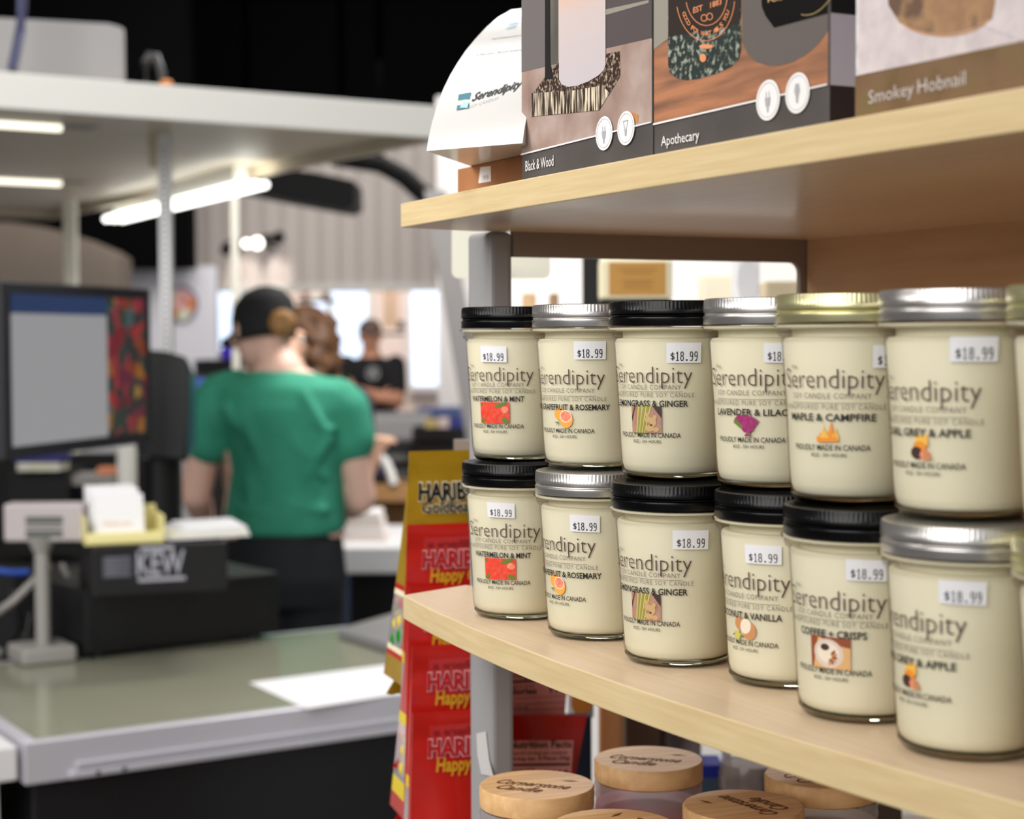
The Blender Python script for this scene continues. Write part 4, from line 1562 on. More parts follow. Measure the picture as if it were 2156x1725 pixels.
# back hall shelves with things
mb = MB()
a, b = at_y(625, 630, 16.5), at_y(705, 634, 16.5)
mb.box(a.x, b.x, 16.5, 16.8, a.z - .03, a.z)
simple('wall_shelf', mb, M_BLACKM, 'dark shelf in the back hall above the curly hair', 'shelf')
for k, (x0, x1, y0, c_, nm) in enumerate(((636, 648, 598, (150, 110, 90), 'brown'), (678, 690, 594, (120, 84, 70), 'dark red'))):
    zz = at_y(x0, 630, 16.55)
    mb = MB()
    mb.tube([Vector((at_y((x0 + x1) / 2, 630, 16.6).x, 16.65, a.z)), Vector((at_y((x0 + x1) / 2, 630, 16.6).x, 16.65, at_y(x0, y0, 16.6).z))], .03, 12)
    simple('bottle', mb, mat(nm.replace(' ', '_') + '_bottle', c_, .4), f'tall {nm} bottle on the dark shelf in the back hall', 'bottle')
mb = MB()
a, b = at_y(800, 700, 16.5), at_y(850, 690, 16.5)
mb.box(a.x, b.x, 16.5, 16.8, a.z - .03, a.z)
simple('wall_shelf', mb, M_DARKGREY, 'small dark shelf in the back hall beside the man in black', 'shelf')
simple('wall_board', pbox(806, 605, 838, 690, 16.4, .03), mat('pale_wood_board', (226, 196, 170), .5), 'pale wooden board above the small shelf in the back hall', 'board')
simple('brown_jar', pbox(834, 676, 850, 694, 16.45, .1), mat('brown_pot', (90, 50, 40), .5), 'small brown pot on the small shelf in the back hall', 'pot')

# ------------------------------------------------------------------ glass-topped sales counter
ZC = 0.92
UC = Vector((.846, .534, 0)).normalized()
VC = Vector((-.534, .846, 0)).normalized()
CO = at_z(52, 1566, ZC)
CO = Vector((CO.x, CO.y, 0))


def cp(u, v, z=0.0):
    return CO + UC * u + VC * v + Vector((0, 0, z))


CL, CD = 1.5, .66
ctr = thing('sales_counter', cp(CL / 2, CD / 2), 'sales counter with a greenish glass top, aluminium rim and black front', 'counter')
mb = MB()
mb.obox(cp(.015, .015, .06), UC * (CL - .03), VC * (CD - .03), ZUPV * (ZC - .125))
obj('base', mb, mat('black_counter_front', (16, 16, 20), .35), ctr, bevel=.004)
mb = MB()
for (u0, v0, du, dv) in ((0, 0, CL, .022), (0, .022, .022, CD - .044), (CL - .022, .022, .022, CD - .044), (0, CD - .022, CL, .022)):
    mb.obox(cp(u0, v0, ZC - .062), UC * du, VC * dv, ZUPV * .0615)
mb.obox(cp(.075, -.006, ZC - .045), UC * (CL - .15), VC * .007, ZUPV * .008)
mb.obox(cp(.065, -.01, ZC - .06), UC * (CL - .12), VC * .012, ZUPV * .011)
obj('aluminium_rim', mb, M_ALU, ctr, bevel=.002)
mb = MB()
mb.obox(cp(.021, .021, ZC - .012), UC * (CL - .042), VC * (CD - .042), ZUPV * .012)
obj('glass_top', mb, noisy('green_grey_glass', (146, 145, 126), (136, 137, 119), nscale=3, rough=.16), ctr)
mb = MB()
for u in (.105, .145):
    mb.disc(cp(u, -.0105, ZC - .0545), .0035, -VC, 12)
obj('rail_screw', mb, M_BLACKM, ctr)
# second counter on the left
mb = MB()
mb.obox(cp(-.62, .01, ZC - .055), UC * .612, VC * .7, ZUPV * .05)
lc = thing('side_counter', cp(-.3, .3), 'white laminate counter cut off at the left picture edge', 'counter')
obj('worktop', mb, mat('white_laminate', (214, 212, 212), .35), lc, bevel=.003)
mb = MB()
mb.obox(cp(-.6, .05, 0), UC * .575, VC * .6, ZUPV * (ZC - .056))
obj('cabinet', mb, M_WHITE, lc)
# sheet of paper
mb = MB()
zz = ZC + .0008
pts = [at_z(525, 1438, zz), at_z(645, 1493, zz), at_z(905, 1452, zz), at_z(880, 1392, zz)]
mb.prism(pts, (0, 0, .0006))
simple('paper_sheet', mb, M_PAPER, 'large white sheet of paper lying on the glass counter', 'paper')
# low grey platter at the counter's far right
mb = MB()
pts = [at_z(712, 1343, ZC + .002), at_z(900, 1400, ZC + .002), at_z(1000, 1330, ZC + .002), at_z(850, 1302, ZC + .002)]
mb.prism(pts, (0, 0, .018))
simple('scale_platter', mb, mat('grey_platter', (150, 150, 152), .3, .3), 'flat grey weighing platter at the far end of the glass counter', 'scale', bevel=.003)

# ------------------------------------------------------------------ cash drawer and what is on it
A_ = at_z(180, 1394, ZC)
B_ = at_z(588, 1343, ZC)
DU = (B_ - A_).normalized()
DV = Vector((-DU.y, DU.x, 0))
LD = (B_ - A_).length
hD = (1394 - 1243) / FPX * A_.y
cd = thing('cash_drawer', A_ + DU * LD / 2 + DV * .17, 'wide black steel cash drawer standing on the glass counter', 'cash drawer')
mb = MB()
mb.obox(A_ + ZUPV * .012, DU * LD, DV * .34, ZUPV * (hD - .012))
obj('casing', mb, mat('black_enamel', (16, 16, 19), .4), cd, bevel=.004)
for a, b in ((.03, .03), (LD - .05, .03), (.03, .3), (LD - .05, .3)):
    mb = MB()
    mb.lathe([(0, 0), (.012, 0), (.012, .013), (0, .013)], 14, A_ + DU * (a + .01) + DV * b)
    obj('foot', mb, M_BLACKP, cd)
mb = MB()
mb.obox(A_ + DU * .02 + ZUPV * .03 - DV * .002, DU * (LD - .04), DV * .002, ZUPV * (hD - .05))
obj('drawer_front', mb, mat('black_enamel_front', (17, 17, 21), .45), cd)
# second black box with a white emblem sticker
zt = ZC + hD + .001
C_ = at_z(196, 1258, zt)
Dq = at_z(480, 1243, zt)
D2 = (Dq - C_).normalized()
V2 = Vector((-D2.y, D2.x, 0))
L2 = (Dq - C_).length
h2 = (1258 - 1152) / FPX * C_.y
bx = thing('printer_box', C_ + D2 * L2 / 2 + V2 * .13, 'black box with a white worn lettering sticker on the cash drawer', 'box')
mb = MB()
mb.obox(C_ + ZUPV * .0, D2 * L2, V2 * .25, ZUPV * h2)
obj('casing', mb, mat('black_box_steel', (15, 15, 17), .5), bx, bevel=.003)
mb = MB()
fp = planar(C_ - V2 * .0012 + D2 * .012 + ZUPV * .035, D2, ZUPV)
mb.add([fp(.005, -.002), fp(.055, -.002), fp(.055, .036), fp(.005, .036)], [(0, 1, 2, 3)], 1)
place_text(mb, 'KEW', lambda a, b: fp(.064 + a, b), .085, .042, .02, m=0)
for k in range(5):
    mb.add([fp(.01, .002 + .007 * k), fp(.05 - .006 * (k % 2), .002 + .007 * k), fp(.05 - .006 * (k % 2), .005 + .007 * k), fp(.01, .005 + .007 * k)], [(0, 1, 2, 3)], 2)
for x0, x1, yy in ((.066, .15, -.012), (.07, .13, .044)):
    mb.add([fp(x0, yy), fp(x1, yy), fp(x1, yy + .007), fp(x0, yy + .007)], [(0, 1, 2, 3)], 0)
obj('sticker', mb, [mat('chalk_sticker', (160, 160, 170), .6), mat('grey_sticker', (74, 74, 84), .6), mat('grey_sticker_line', (120, 120, 132), .6)], bx, label='white worn lettering sticker')
# yellow tray with stacked cards
zt2 = zt + h2 + .0012
T_ = C_ + ZUPV * (h2 + .0012)
tr_ = thing('card_tray', T_ + D2 * .06 + V2 * .08, 'pale yellow tray on the black box with stacks of white cards leaning in it', 'tray')
mb = MB()
mb.obox(T_ - D2 * .012 + V2 * .01, D2 * .14, V2 * .12, ZUPV * .006)
mb.obox(T_ - D2 * .012 + V2 * .01, D2 * .14, V2 * .004, ZUPV * .022)
mb.obox(T_ - D2 * .012 + V2 * .01, D2 * .004, V2 * .12, ZUPV * .05)
mb.obox(T_ + D2 * .124 + V2 * .01, D2 * .004, V2 * .12, ZUPV * .05)
mb.obox(T_ - D2 * .012 + V2 * .126, D2 * .14, V2 * .004, ZUPV * .06)
obj('tray_body', mb, mat('pale_yellow_plastic', (236, 226, 160), .4), tr_, bevel=.002)
for k, (u, v, w, hh) in enumerate(((.008, .03, .088, .078), (.004, .06, .088, .086), (.0, .092, .088, .09))):
    mb = MB()
    lean = V2 * .03 + ZUPV * hh
    p = T_ + D2 * u + V2 * v + ZUPV * .007
    mb.obox(p, D2 * w, V2 * .018, lean)
    simple('card_stack', mb, M_PAPER, ('front stack of white cards in the yellow tray', 'middle stack of white cards in the yellow tray', 'tallest rear stack of white cards in the yellow tray')[k], 'cards', 'cards in the yellow tray')
mb = MB()
g = T_ + D2 * .022 + V2 * .034 + ZUPV * .032
place_text(mb, 'Thank you', planar(g - V2 * .0 + V2 * .004, D2, (V2 * .03 + ZUPV * .078).normalized()), .05, .009, .01)
o = obj('card_lettering', mb, mat('peach_ink', (230, 196, 160), .6))
o.parent = bpy.data.objects['card_stack']
# sheaf of papers
for k in range(4):
    mb = MB()
    p = T_ + D2 * (.135 + .012 * k) + V2 * (.03 + .01 * k) + ZUPV * (.002 + .004 * k)
    mb.obox(p, D2 * (.15 - .012 * k) + ZUPV * (.002), V2 * .17, ZUPV * .0025)
    simple('loose_paper', mb, mat('cream_paper', (238, 236, 214), .7) if k == 1 else M_PAPER, ('lowest', 'second', 'third', 'top')[k] + ' loose sheet of the papers on the black box beside the yellow tray', 'paper', 'papers on the black box')
# scale display on a pole
Yd = at_z(92, 1392, ZC).y
pd = thing('pole_display', at_y(92, 1392, Yd), 'grey customer display on a pole at the left of the cash drawer', 'display')
mb = MB()
c = at_z(92, 1392, ZC + .001)
mb.obox(c - UC * .05 - VC * .04, UC * .1, VC * .1, ZUPV * .03)
obj('base', mb, M_GREYP, pd, bevel=.006)
mb = MB()
top = at_y(92, 1140, c.y)
mb.tube([c + ZUPV * .02, Vector((c.x, c.y, top.z))], .0135, 14)
mb.tube([Vector((c.x, c.y, top.z - .02)), Vector((c.x, c.y, top.z + .01))], [.015, .03], 14)
obj('pole', mb, M_GREYP, pd, 40)
mb = MB()
a, b = at_y(7, 1142, c.y - .02), at_y(176, 1061, c.y - .02)
mb.box(a.x, b.x, c.y - .02, c.y + .03, a.z, b.z)
hd = obj('display_head', mb, mat('warm_grey_plastic', (176, 168, 168), .5), pd, bevel=.006, seg=3)
mb = MB()
for (y0, y1) in ((1088, 1103), (1107, 1112), (1117, 1131)):
    a, b = at_y(54, y1, c.y - .0212), at_y(132, y0, c.y - .0212)
    mb.add([a, Vector((b.x, a.y, a.z)), b, Vector((a.x, a.y, b.z))], [(0, 1, 2, 3)])
obj('readout', mb, mat('dark_readout', (84, 88, 84), .4), hd)

# monitor facing the cashier's customer
mA0, mA1 = at_y(-6, 586, 3.05), at_y(26, 968, 3.05)
mon = thing('monitor', at_y(160, 1000, 3.4), 'big flat monitor with a grey window and colourful flower picture on its screen', 'monitor')
TL, BL = at_y(2, 588, 3.06), at_y(20, 966, 3.06)
TR, BR = at_y(317, 611, 3.62), at_y(319, 934, 3.62)
BL = Vector((TL.x, TL.y, BL.z))
BR = Vector((TR.x, TR.y, BL.z + (BR.z - BL.z) * .5))
TR = Vector((TR.x, TR.y, (TR.z + TL.z) / 2))
TL.z = TR.z
BL.z = BR.z
mu, mv = (TR - TL), (TL - BL)
nrm = mu.cross(mv).normalized()
if nrm.y > 0:
    nrm = -nrm
mb = MB()
mb.obox(BL, mu, mv, -nrm * .03)
obj('screen_case', mb, mat('monitor_bezel', (40, 41, 46), .5), mon, bevel=.004)


def sp(u, v, l=.001):
    return BL + mu * u + mv * v + nrm * l


mb = MB()
E_ = [(.05, .07, .665, .82, 0), (.05, .82, .665, .93, 1), (.665, .07, .95, .93, 2)]
for u0, v0, u1, v1, k in E_:
    mb.add([sp(u0, v0), sp(u1, v0), sp(u1, v1), sp(u0, v1)], [(0, 1, 2, 3)], k)


def screen_mat(name, rgb, s):
    return mat(name, (20, 20, 20), .3, emit=rgb, estr=s)


fl = bpy.data.materials.new('flower_screen')
fl.use_nodes = True
nt = fl.node_tree
tc = nt.nodes.new('ShaderNodeTexCoord')
vo = nt.nodes.new('ShaderNodeTexVoronoi')
vo.inputs['Scale'].default_value = 34
nt.links.new(tc.outputs['Object'], vo.inputs['Vector'])
sc_ = nt.nodes.new('ShaderNodeSeparateColor')
nt.links.new(vo.outputs['Color'], sc_.inputs[0])
rp = nt.nodes.new('ShaderNodeValToRGB')
cols = [(150, 40, 56), (178, 60, 70), (60, 74, 66), (184, 120, 40), (120, 44, 70), (156, 70, 40), (80, 110, 110), (190, 60, 60), (62, 60, 60), (190, 150, 60)]
rp.color_ramp.interpolation = 'CONSTANT'
rp.color_ramp.elements[0].color = (*lin(cols[0]), 1)
rp.color_ramp.elements[1].position = .95
rp.color_ramp.elements[1].color = (*lin(cols[-1]), 1)
for k in range(1, 9):
    e = rp.color_ramp.elements.new(k * .1)
    e.color = (*lin(cols[k]), 1)
nt.links.new(sc_.outputs[0], rp.inputs[0])
b_ = nt.nodes['Principled BSDF']
b_.inputs['Base Color'].default_value = (.01, .01, .01, 1)
nt.links.new(rp.outputs[0], b_.inputs['Emission Color'])
b_.inputs['Emission Strength'].default_value = .45
obj('screen', mb, [screen_mat('grey_window', (150, 150, 152), .9), screen_mat('blue_title', (34, 54, 92), .9), fl], mon)
mb = MB()
pc = BL + mu * .04 - nrm * .11
mb.tube([pc + ZUPV * .12, Vector((pc.x, pc.y, ZC + .01))], .02, 14)
mb.tube([pc + ZUPV * .12, BL + mu * .3 - nrm * .03 + ZUPV * .12], .02, 12)
mb.lathe([(0, 0), (.075, 0), (.075, .012), (.02, .02), (0, .02)], 28, (pc.x, pc.y, ZC - .0))
obj('stand', mb, M_GREYP, mon, 50)

# till terminal seen edge-on (behind the monitor)
Yt = 3.78
tt = thing('till_terminal', at_y(365, 1180, Yt), 'black till terminal seen from behind, right of the monitor', 'till')
mb = MB()
mb.prism([at_y(300, 736, Yt), at_y(350, 740, Yt), at_y(392, 752, Yt), at_y(401, 770, Yt), at_y(398, 900, Yt), at_y(390, 972, Yt), at_y(300, 962, Yt)], (-.05, .16, 0))
obj('screen_case', mb, mat('till_black', (24, 24, 25), .45), tt, bevel=.006)
mb = MB()
mb.prism([at_y(401, 772, Yt + .02), at_y(414, 800, Yt + .09), at_y(412, 930, Yt + .09), at_y(394, 972, Yt + .02)], (-.02, .03, 0))
obj('screen_edge', mb, mat('slate_blue_edge', (62, 96, 120), .3), tt)
mb = MB()
p = at_y(340, 965, Yt + .08)
mb.tube([p, Vector((p.x, p.y, .02))], .045, 14)
mb.lathe([(0, 0), (.09, 0), (.09, .03), (0, .04)], 24, (p.x, p.y, 0))
obj('stand', mb, M_BLACKP, tt, 50)

# dark cabinet behind the counter with small things
Yk = 4.45
mb = MB()
a, b = at_y(-200, 1250, Yk), at_y(300, 1075, Yk)
mb.box(a.x, b.x, Yk, Yk + .5, .0, ZC)
simple('back_cabinet', mb, mat('black_cabinet', (18, 18, 20), .5), 'black cabinet behind the sales counter, left of the cashier', 'cabinet')
Ys = 4.55
mb = pbox(150, 1000, 240, 1022, Ys, .12)
mb.box(at_y(196, 1020, Ys).x - .02, at_y(196, 1020, Ys).x + .02, Ys, Ys + .1, ZC, at_y(0, 1020, Ys).z)
simple('printer_shelf', mb, M_GREYP, 'grey ledge carrying the orange carton and the paper roll', 'shelf')
c0 = at_y(225, 1000, Ys)
mb = pbox(204, 985, 246, 999.5, Ys + .01, .06)
simple('orange_carton', mb, mat('orange_card', (224, 140, 96), .5), 'small orange carton below the monitor', 'box')
mb = MB()
p0 = at_y(268, 1060, Ys - .05)
p1 = at_y(267, 942, Ys - .05)
mb.tube([Vector((p0.x, p0.y, ZC + .0)), Vector((p0.x, p0.y, p1.z))], .026, 20)
simple('paper_roll', mb, mat('white_roll', (240, 240, 232), .6), 'tall white roll standing beside the orange carton', 'roll', smooth=50)
mb = MB()
a, b = at_y(-200, 1250, Yk + .52), at_y(300, 955, Yk + .52)
mb.box(a.x, b.x, Yk + .52, Yk + .55, 0, b.z)
simple('back_screen', mb, M_BLACKM, 'black upright panel behind the back cabinet', 'panel')
# card on a stand
cs = thing('card_stand', at_y(340, 1060, Ys), 'white triangular card with colourful corners on a grey stand', 'card')
mb = MB()
a, b = at_y(308, 1032, Ys), at_y(374, 968, Ys)
mb.box(a.x, b.x, Ys, Ys + .004, a.z, b.z)
obj('card', mb, noisy('colourful_card', (224, 206, 120), (230, 226, 214), nscale=30, rough=.5, c3=(200, 190, 150)), cs)
mb = MB()
mb.add([at_y(312, 1032, Ys - .001), at_y(370, 1032, Ys - .001), at_y(358, 995, Ys - .001), at_y(334, 972, Ys - .001), at_y(318, 1000, Ys - .001)], [(0, 1, 2, 3, 4)])
obj('white_print', mb, M_PAPER, cs)
mb = MB()
pbox(306, 1033, 372, 1055, Ys - .01, .05, mb)
p = at_y(338, 1050, Ys + .015)
mb.tube([p, Vector((p.x, p.y, ZC))], .02, 12)
obj('stand', mb, M_GREYP, cs)
simple('leaflet_pile', pbox(36, 975, 125, 992, Ys - .1, .1), noisy('leaflets', (206, 204, 150), (226, 226, 222), nscale=26, rough=.6), 'pile of leaflets under the left of the monitor', 'leaflets')
mb = pbox(30, 958, 130, 974.5, Ys - .1, .1)
simple('blue_folder', mb, mat('deep_blue', (30, 36, 110), .5), 'deep blue folder on the pile of leaflets', 'folder')
simple('black_till_base', pbox(20, 992.5, 140, 1131, Ys - .05, .2), M_BLACKM, 'black block under the pile of leaflets', 'box')
# cables beside the pole display
for k, (pts, r, m_, lab) in enumerate((
    ([(-20, 1300, 3.2), (30, 1265, 3.2), (70, 1225, 3.22), (105, 1190, 3.25)], .008, M_GREYP, 'grey cable running up to the black box'),
    ([(-20, 1200, 3.3), (20, 1206, 3.3), (60, 1206, 3.32)], .007, mat('blue_cable', (50, 90, 190), .4), 'blue cable at the left picture edge'),
    ([(20, 1250, 3.3), (40, 1320, 3.28), (20, 1370, 3.22), (50, 1380, 3.18), (60, 1290, 3.2)], .006, M_BLACKP, 'black looped cable behind the pole display'),
    ([(130, 1190, 3.3), (150, 1230, 3.26), (165, 1250, 3.2), (185, 1252, 3.17)], .006, M_GREYP, 'thin grey cable at the corner of the black box'))):
    mb = MB()
    mb.tube([at_y(x, y, Y) for x, y, Y in pts], r, 8)
    simple('cable', mb, m_, lab, 'cable', smooth=60)
mb = MB()
mb.tube([at_y(40, 1240, 3.4), at_y(62, 1270, 3.38)], [.012, .016], 10)
simple('adapter_plug', mb, M_WHITE, 'white plug hanging beside the pole display', 'plug')

# ------------------------------------------------------------------ canopy over the counter
ZK0, ZK1 = 1.958, 2.03
K0 = at_z(0, 228, ZK0)


def kp(u, v, z):
    return Vector((K0.x, K0.y, 0)) + UC * u + VC * v + Vector((0, 0, z))


UL, UR_, VD = -.9, 1.02, 2.95
ky = thing('overhead_canopy', kp(0, 1.5, ZK0), 'white flat canopy hanging over the sales counter', 'canopy')
M_CAN = noisy('cream_canopy', (226, 216, 196), (212, 200, 176), nscale=1.6, rough=.42)
mb = MB()
mb.obox(kp(UL, .02, ZK0 + .03), UC * (UR_ - UL - .02), VC * (VD - .04), ZUPV * .02)
obj('soffit', mb, M_CAN, ky)
mb = MB()
mb.obox(kp(UL, 0, ZK0), UC * (UR_ - UL), VC * .02, ZUPV * (ZK1 - ZK0))
obj('fascia_board', mb, M_WHITEG, ky, bevel=.003)
mb = MB()
mb.obox(kp(UR_ - .02, .02, ZK0), UC * .02, VC * (VD - .02), ZUPV * (ZK1 - ZK0))
mb.obox(kp(UL, VD - .02, ZK0), UC * (UR_ - UL - .02), VC * .02, ZUPV * (ZK1 - ZK0))
obj('side_fascia', mb, M_CAN, ky)
M_TUBE = mat('lit_tube', (255, 255, 252), .4, emit=(255, 255, 250), estr=3.6)
M_TUBEW = mat('lit_strip', (255, 250, 232), .4, emit=(255, 248, 226), estr=2.0)
# three-tube fixture along the right edge
pn, pf_ = at_z(538, 388, 1.925), at_z(240, 462, 1.925)
fd = (pf_ - pn).normalized()
fw = Vector((-fd.y, fd.x, 0))
fx_ = thing('tube_light', (pn + pf_) / 2, 'bright three-tube light fixture under the canopy right edge', 'lamp')
mb = MB()
mb.obox(pn - fw * .02 + fd * .12 + ZUPV * .012, fd * ((pf_ - pn).length - .2), fw * .04, ZUPV * .05)
obj('fixture_body', mb, M_WHITE, fx_)
for k in (-1, 0, 1):
    mb = MB()
    mb.tube([pn + fw * .028 * k, pf_ + fw * .028 * k], .0105, 14)
    obj('light_tube', mb, M_TUBE, fx_, 60)
for k, y in enumerate((281, 395)):
    p1 = at_z(128, y, ZK0 + .012)
    mb = MB()
    mb.obox(p1 - UC * 1.2 - VC * .008 + ZUPV * .005, UC * 1.2, VC * .016, ZUPV * .012)
    lt = thing('strip_light', p1 - UC * .6, ('nearer', 'farther')[k] + ' lit strip light under the canopy at the left', 'lamp', 'strip lights under the canopy')
    obj('lit_strip', mb, M_TUBEW, lt)
    mb = MB()
    mb.obox(p1 - UC * 1.2 - VC * .05 + ZUPV * .0175, UC * 1.28, VC * .1, ZUPV * .0118)
    obj('fixture_body', mb, M_GREYP, lt)
# posts
def post(px, ytop, w, Y, lab, holes=False, zlow=0.0):
    p = at_y(px, ytop, Y)
    r = thing('canopy_post', (p.x, p.y, zlow), lab, 'post', 'posts under the canopy')
    mb = MB()
    h = w / FPX * Y / 2
    zt_ = ZK0 + .03 if not holes else ZK0 + .03
    mb.box(p.x - h, p.x + h, p.y - h, p.y + h, zlow, zt_)
    obj('tube', mb, mat('post_cream', (226, 224, 212), .45) if not holes else mat('post_grey', (226, 227, 228), .4), r, bevel=.003)
    if holes:
        mb = MB()
        for k in range(34):
            zc = 1.47 + k * .0145
            mb.add([Vector((p.x - .0035 + q[0] * .007, p.y - h - .0006, zc + q[1] * .007)) for q in ((0, 0), (1, 0), (1, 1), (0, 1))], [(0, 1, 2, 3)])
        obj('slots', mb, mat('slot_grey', (120, 122, 134), .5), r)


post(148, 455, 26, 5.9, 'white square post under the canopy behind the monitor')
post(347, 300, 26, 4.02, 'slotted steel upright under the canopy', True)
post(493, 420, 14, 5.5, 'thin white post below the three-tube light')
mb = pbox(313, 285, 328, 352, 4.1, .02)
simple('hanging_bracket', mb, mat('cream_bracket', (206, 200, 168), .5), 'short cream bracket hanging beside the slotted upright', 'bracket')
# things on top of the canopy
Yx = 3.75
mb = MB()
a, b = at_y(-260, 100, Yx), at_y(256, 36, Yx)
mb.prism([Vector((a.x, Yx, ZK1)), Vector((b.x, Yx, ZK1)), Vector((b.x, Yx, at_y(0, 58, Yx).z)), Vector((b.x - .03, Yx, at_y(0, 50, Yx).z)), Vector((a.x, Yx, at_y(0, 22, Yx).z))], (0, .03, 0))
simple('storage_box', mb, mat('grey_white_board', (142, 141, 143), .6), 'large pale grey box standing on top of the canopy', 'box', bevel=.004)
mb = MB()
mb.tube([at_y(52, -120, 3.55), at_y(46, 20, 3.55), at_y(42, 70, 3.55), at_y(34, 110, 3.52), at_y(26, 146, 3.5)], .011, 10)
simple('cable', mb, mat('navy_cable', (58, 60, 92), .5), 'dark blue cable hanging down in front of the pale grey box', 'cable', smooth=60)
mb = MB()
mb.tube([at_y(308, 186, 3.75), at_y(306, 130, 3.75), at_y(315, 116, 3.75), at_y(328, 118, 3.75), at_y(340, 150, 3.75), at_y(344, 186, 3.75)], .009, 10)
simple('cable', mb, M_DARKGREY, 'grey cable loop standing up from the canopy', 'cable', smooth=60)
mb = MB()
mb.ball(at_y(350, 176, 3.7), (.014, .014, .009), 12, 8)
simple('orange_connector', mb, mat('orange_plastic', (200, 120, 40), .5), 'small orange connector on the canopy edge beside the cable loop', 'connector', smooth=60)
# ------------------------------------------------------------------ second checkout, further back
Y2 = 5.15
z2 = at_y(760, 1152, Y2).z
ck = thing('checkout_counter', (at_y(760, 1152, Y2).x, Y2 + .3, 0), 'white checkout counter behind the cashier on the right', 'counter')
mb = MB()
a = at_y(690, 1152, Y2)
mb.box(-.53, 1.6, Y2, Y2 + .62, z2 - .082, z2)
obj('worktop', mb, mat('checkout_white', (222, 222, 224), .3), ck, bevel=.006)
mb = MB()
mb.box(-.5, 1.55, Y2 + .08, Y2 + .56, 0, z2 - .0825)
obj('cabinet', mb, M_BLACKM, ck)
for k in range(4):
    mb = MB()
    c = at_y(770, 1150, Y2 + .2)
    w, d = .072 - .006 * k, .07
    mb.box(c.x - w + .004 * k, c.x + w, Y2 + .12, Y2 + .12 + d * 2, z2 + .0005 + .024 * k, z2 + .0005 + .024 * (k + 1) - .002)
    simple('takeout_box', mb, mat('white_foam_%d' % (k % 2), (232, 226, 222) if k % 2 else (226, 214, 206), .6), ('lowest', 'second', 'third', 'topmost')[k] + ' of the white flat boxes stacked on the checkout', 'box', 'stacked white boxes', bevel=.006)
Y3 = 6.6
mb = MB()
a = at_y(770, 1022, Y3)
mb.box(a.x - .5, .8, Y3, Y3 + .06, at_y(770, 1056, Y3).z, a.z)
mb.box(a.x - .5, .8, Y3 + .06, Y3 + .5, at_y(770, 1040, Y3).z - .02, at_y(770, 1030, Y3).z)
mb.box(a.x - .45, .75, Y3 + .1, Y3 + .45, 0, at_y(770, 1050, Y3).z)
simple('wooden_counter', mb, noisy('honey_wood', (190, 146, 98), (172, 128, 82), (2, 20, 30), 4, .5), 'honey-coloured wooden counter behind the checkout', 'counter')
mb = pbox(768, 874, 902, 932, 7.4, .4)
gm = thing('grey_printer', at_y(835, 932, 7.4), 'light grey printer in front of the man in black', 'printer')
obj('casing', mb, mat('light_grey_case', (176, 174, 174), .5), gm, bevel=.02)
mb = pbox(780, 932.5, 890, 950, 7.42, .36)
obj('base', mb, M_DARKGREY, gm)
mb = MB()
p = at_y(835, 950, 7.6)
mb.box(p.x - .25, p.x + 1.6, 7.4, 7.95, p.z - .03, p.z - .0003)
mb.box(p.x - .2, p.x + 1.5, 7.45, 7.9, 0, p.z - .03)
simple('grey_table', mb, mat('dim_grey_table', (130, 126, 124), .5), 'grey table carrying the light grey printer', 'table')
mb = pbox(868, 902, 1010, 928, 7.1, .25)
mb2_ = pbox(880, 925, 960, 1478, 7.12, .2, mb)
simple('side_table', mb, M_BLACKM, 'black side table beside the light grey printer', 'table')
for k, (x0, y0, x1, y1, c_, nm) in enumerate(((895, 884, 920, 901.5, (214, 186, 120), 'yellow'), (922, 880, 945, 901.5, (226, 206, 200), 'pale pink'), (947, 878, 975, 901.5, (50, 56, 130), 'deep blue'))):
    simple('small_packet', pbox(x0, y0, x1, y1, 7.15, .1), mat(nm.replace(' ', '_') + '_packet', c_, .5), f'{nm} packet standing on the black side table', 'packet', 'packets on the black side table')
mb = pbox(925, 800, 975, 878, 9.0, .3)
simple('blue_bin', pbox(880, 860, 980, 1310, 9.0, .3), mat('slate_blue', (90, 110, 170), .5), 'slate blue low bin behind the packets', 'bin')
# handbag with white strap
hb_ = thing('handbag', at_y(800, 1015, 6.2), 'navy handbag with a white strap on the wooden counter', 'bag')
mb = MB()
mb.ball(at_y(796, 985, 6.85) , (.07, .06, .06), 16, 10)
obj('bag_body', mb, mat('navy_cloth', (50, 56, 84), .7), hb_, 60)
mb = MB()
mb.tube([at_y(800, 962, 6.68), at_y(812, 972, 6.64), at_y(822, 995, 6.62), at_y(830, 1022, 6.6)], .018, 10)
obj('strap', mb, M_WHITE, hb_, 60)
# far monitor with a blue screen, and dark goods
fm = thing('monitor', at_y(440, 940, 5.42), 'small far monitor with a blue and white screen left of the cashier', 'monitor')
mb = pbox(396, 788, 500, 940, 5.42, .04)
obj('screen_case', mb, M_BLACKP, fm, bevel=.004)
mb = MB()
for (y0, y1, k) in ((795, 818, 1), (818, 932, 0)):
    a, b = at_y(402, y1, 5.418), at_y(494, y0, 5.418)
    mb.add([a, Vector((b.x, a.y, a.z)), b, Vector((a.x, a.y, b.z))], [(0, 1, 2, 3)], k)
obj('screen', mb, [screen_mat('pale_blue_screen', (176, 204, 250), 1.3), screen_mat('blue_bar', (40, 70, 150), 1.3)], fm)
mb = MB()
p = at_y(446, 940, 5.44)
mb.tube([p, Vector((p.x, p.y, .9))], .025, 12)
mb.lathe([(0, 0), (.09, 0), (.09, .015), (0, .02)], 20, (p.x, p.y, .89))
obj('stand', mb, M_BLACKP, fm)
mb = MB()
a = at_y(380, 1080, 5.7)
mb.box(a.x - .3, a.x + .16, 5.3, 5.7, .86, .89)
mb.box(a.x - .28, a.x + .14, 5.34, 5.66, 0, .86)
simple('far_desk', mb, M_BLACKM, 'black desk under the small far monitor', 'desk')
mb = pbox(410, 758, 490, 800, 8.2, .3)
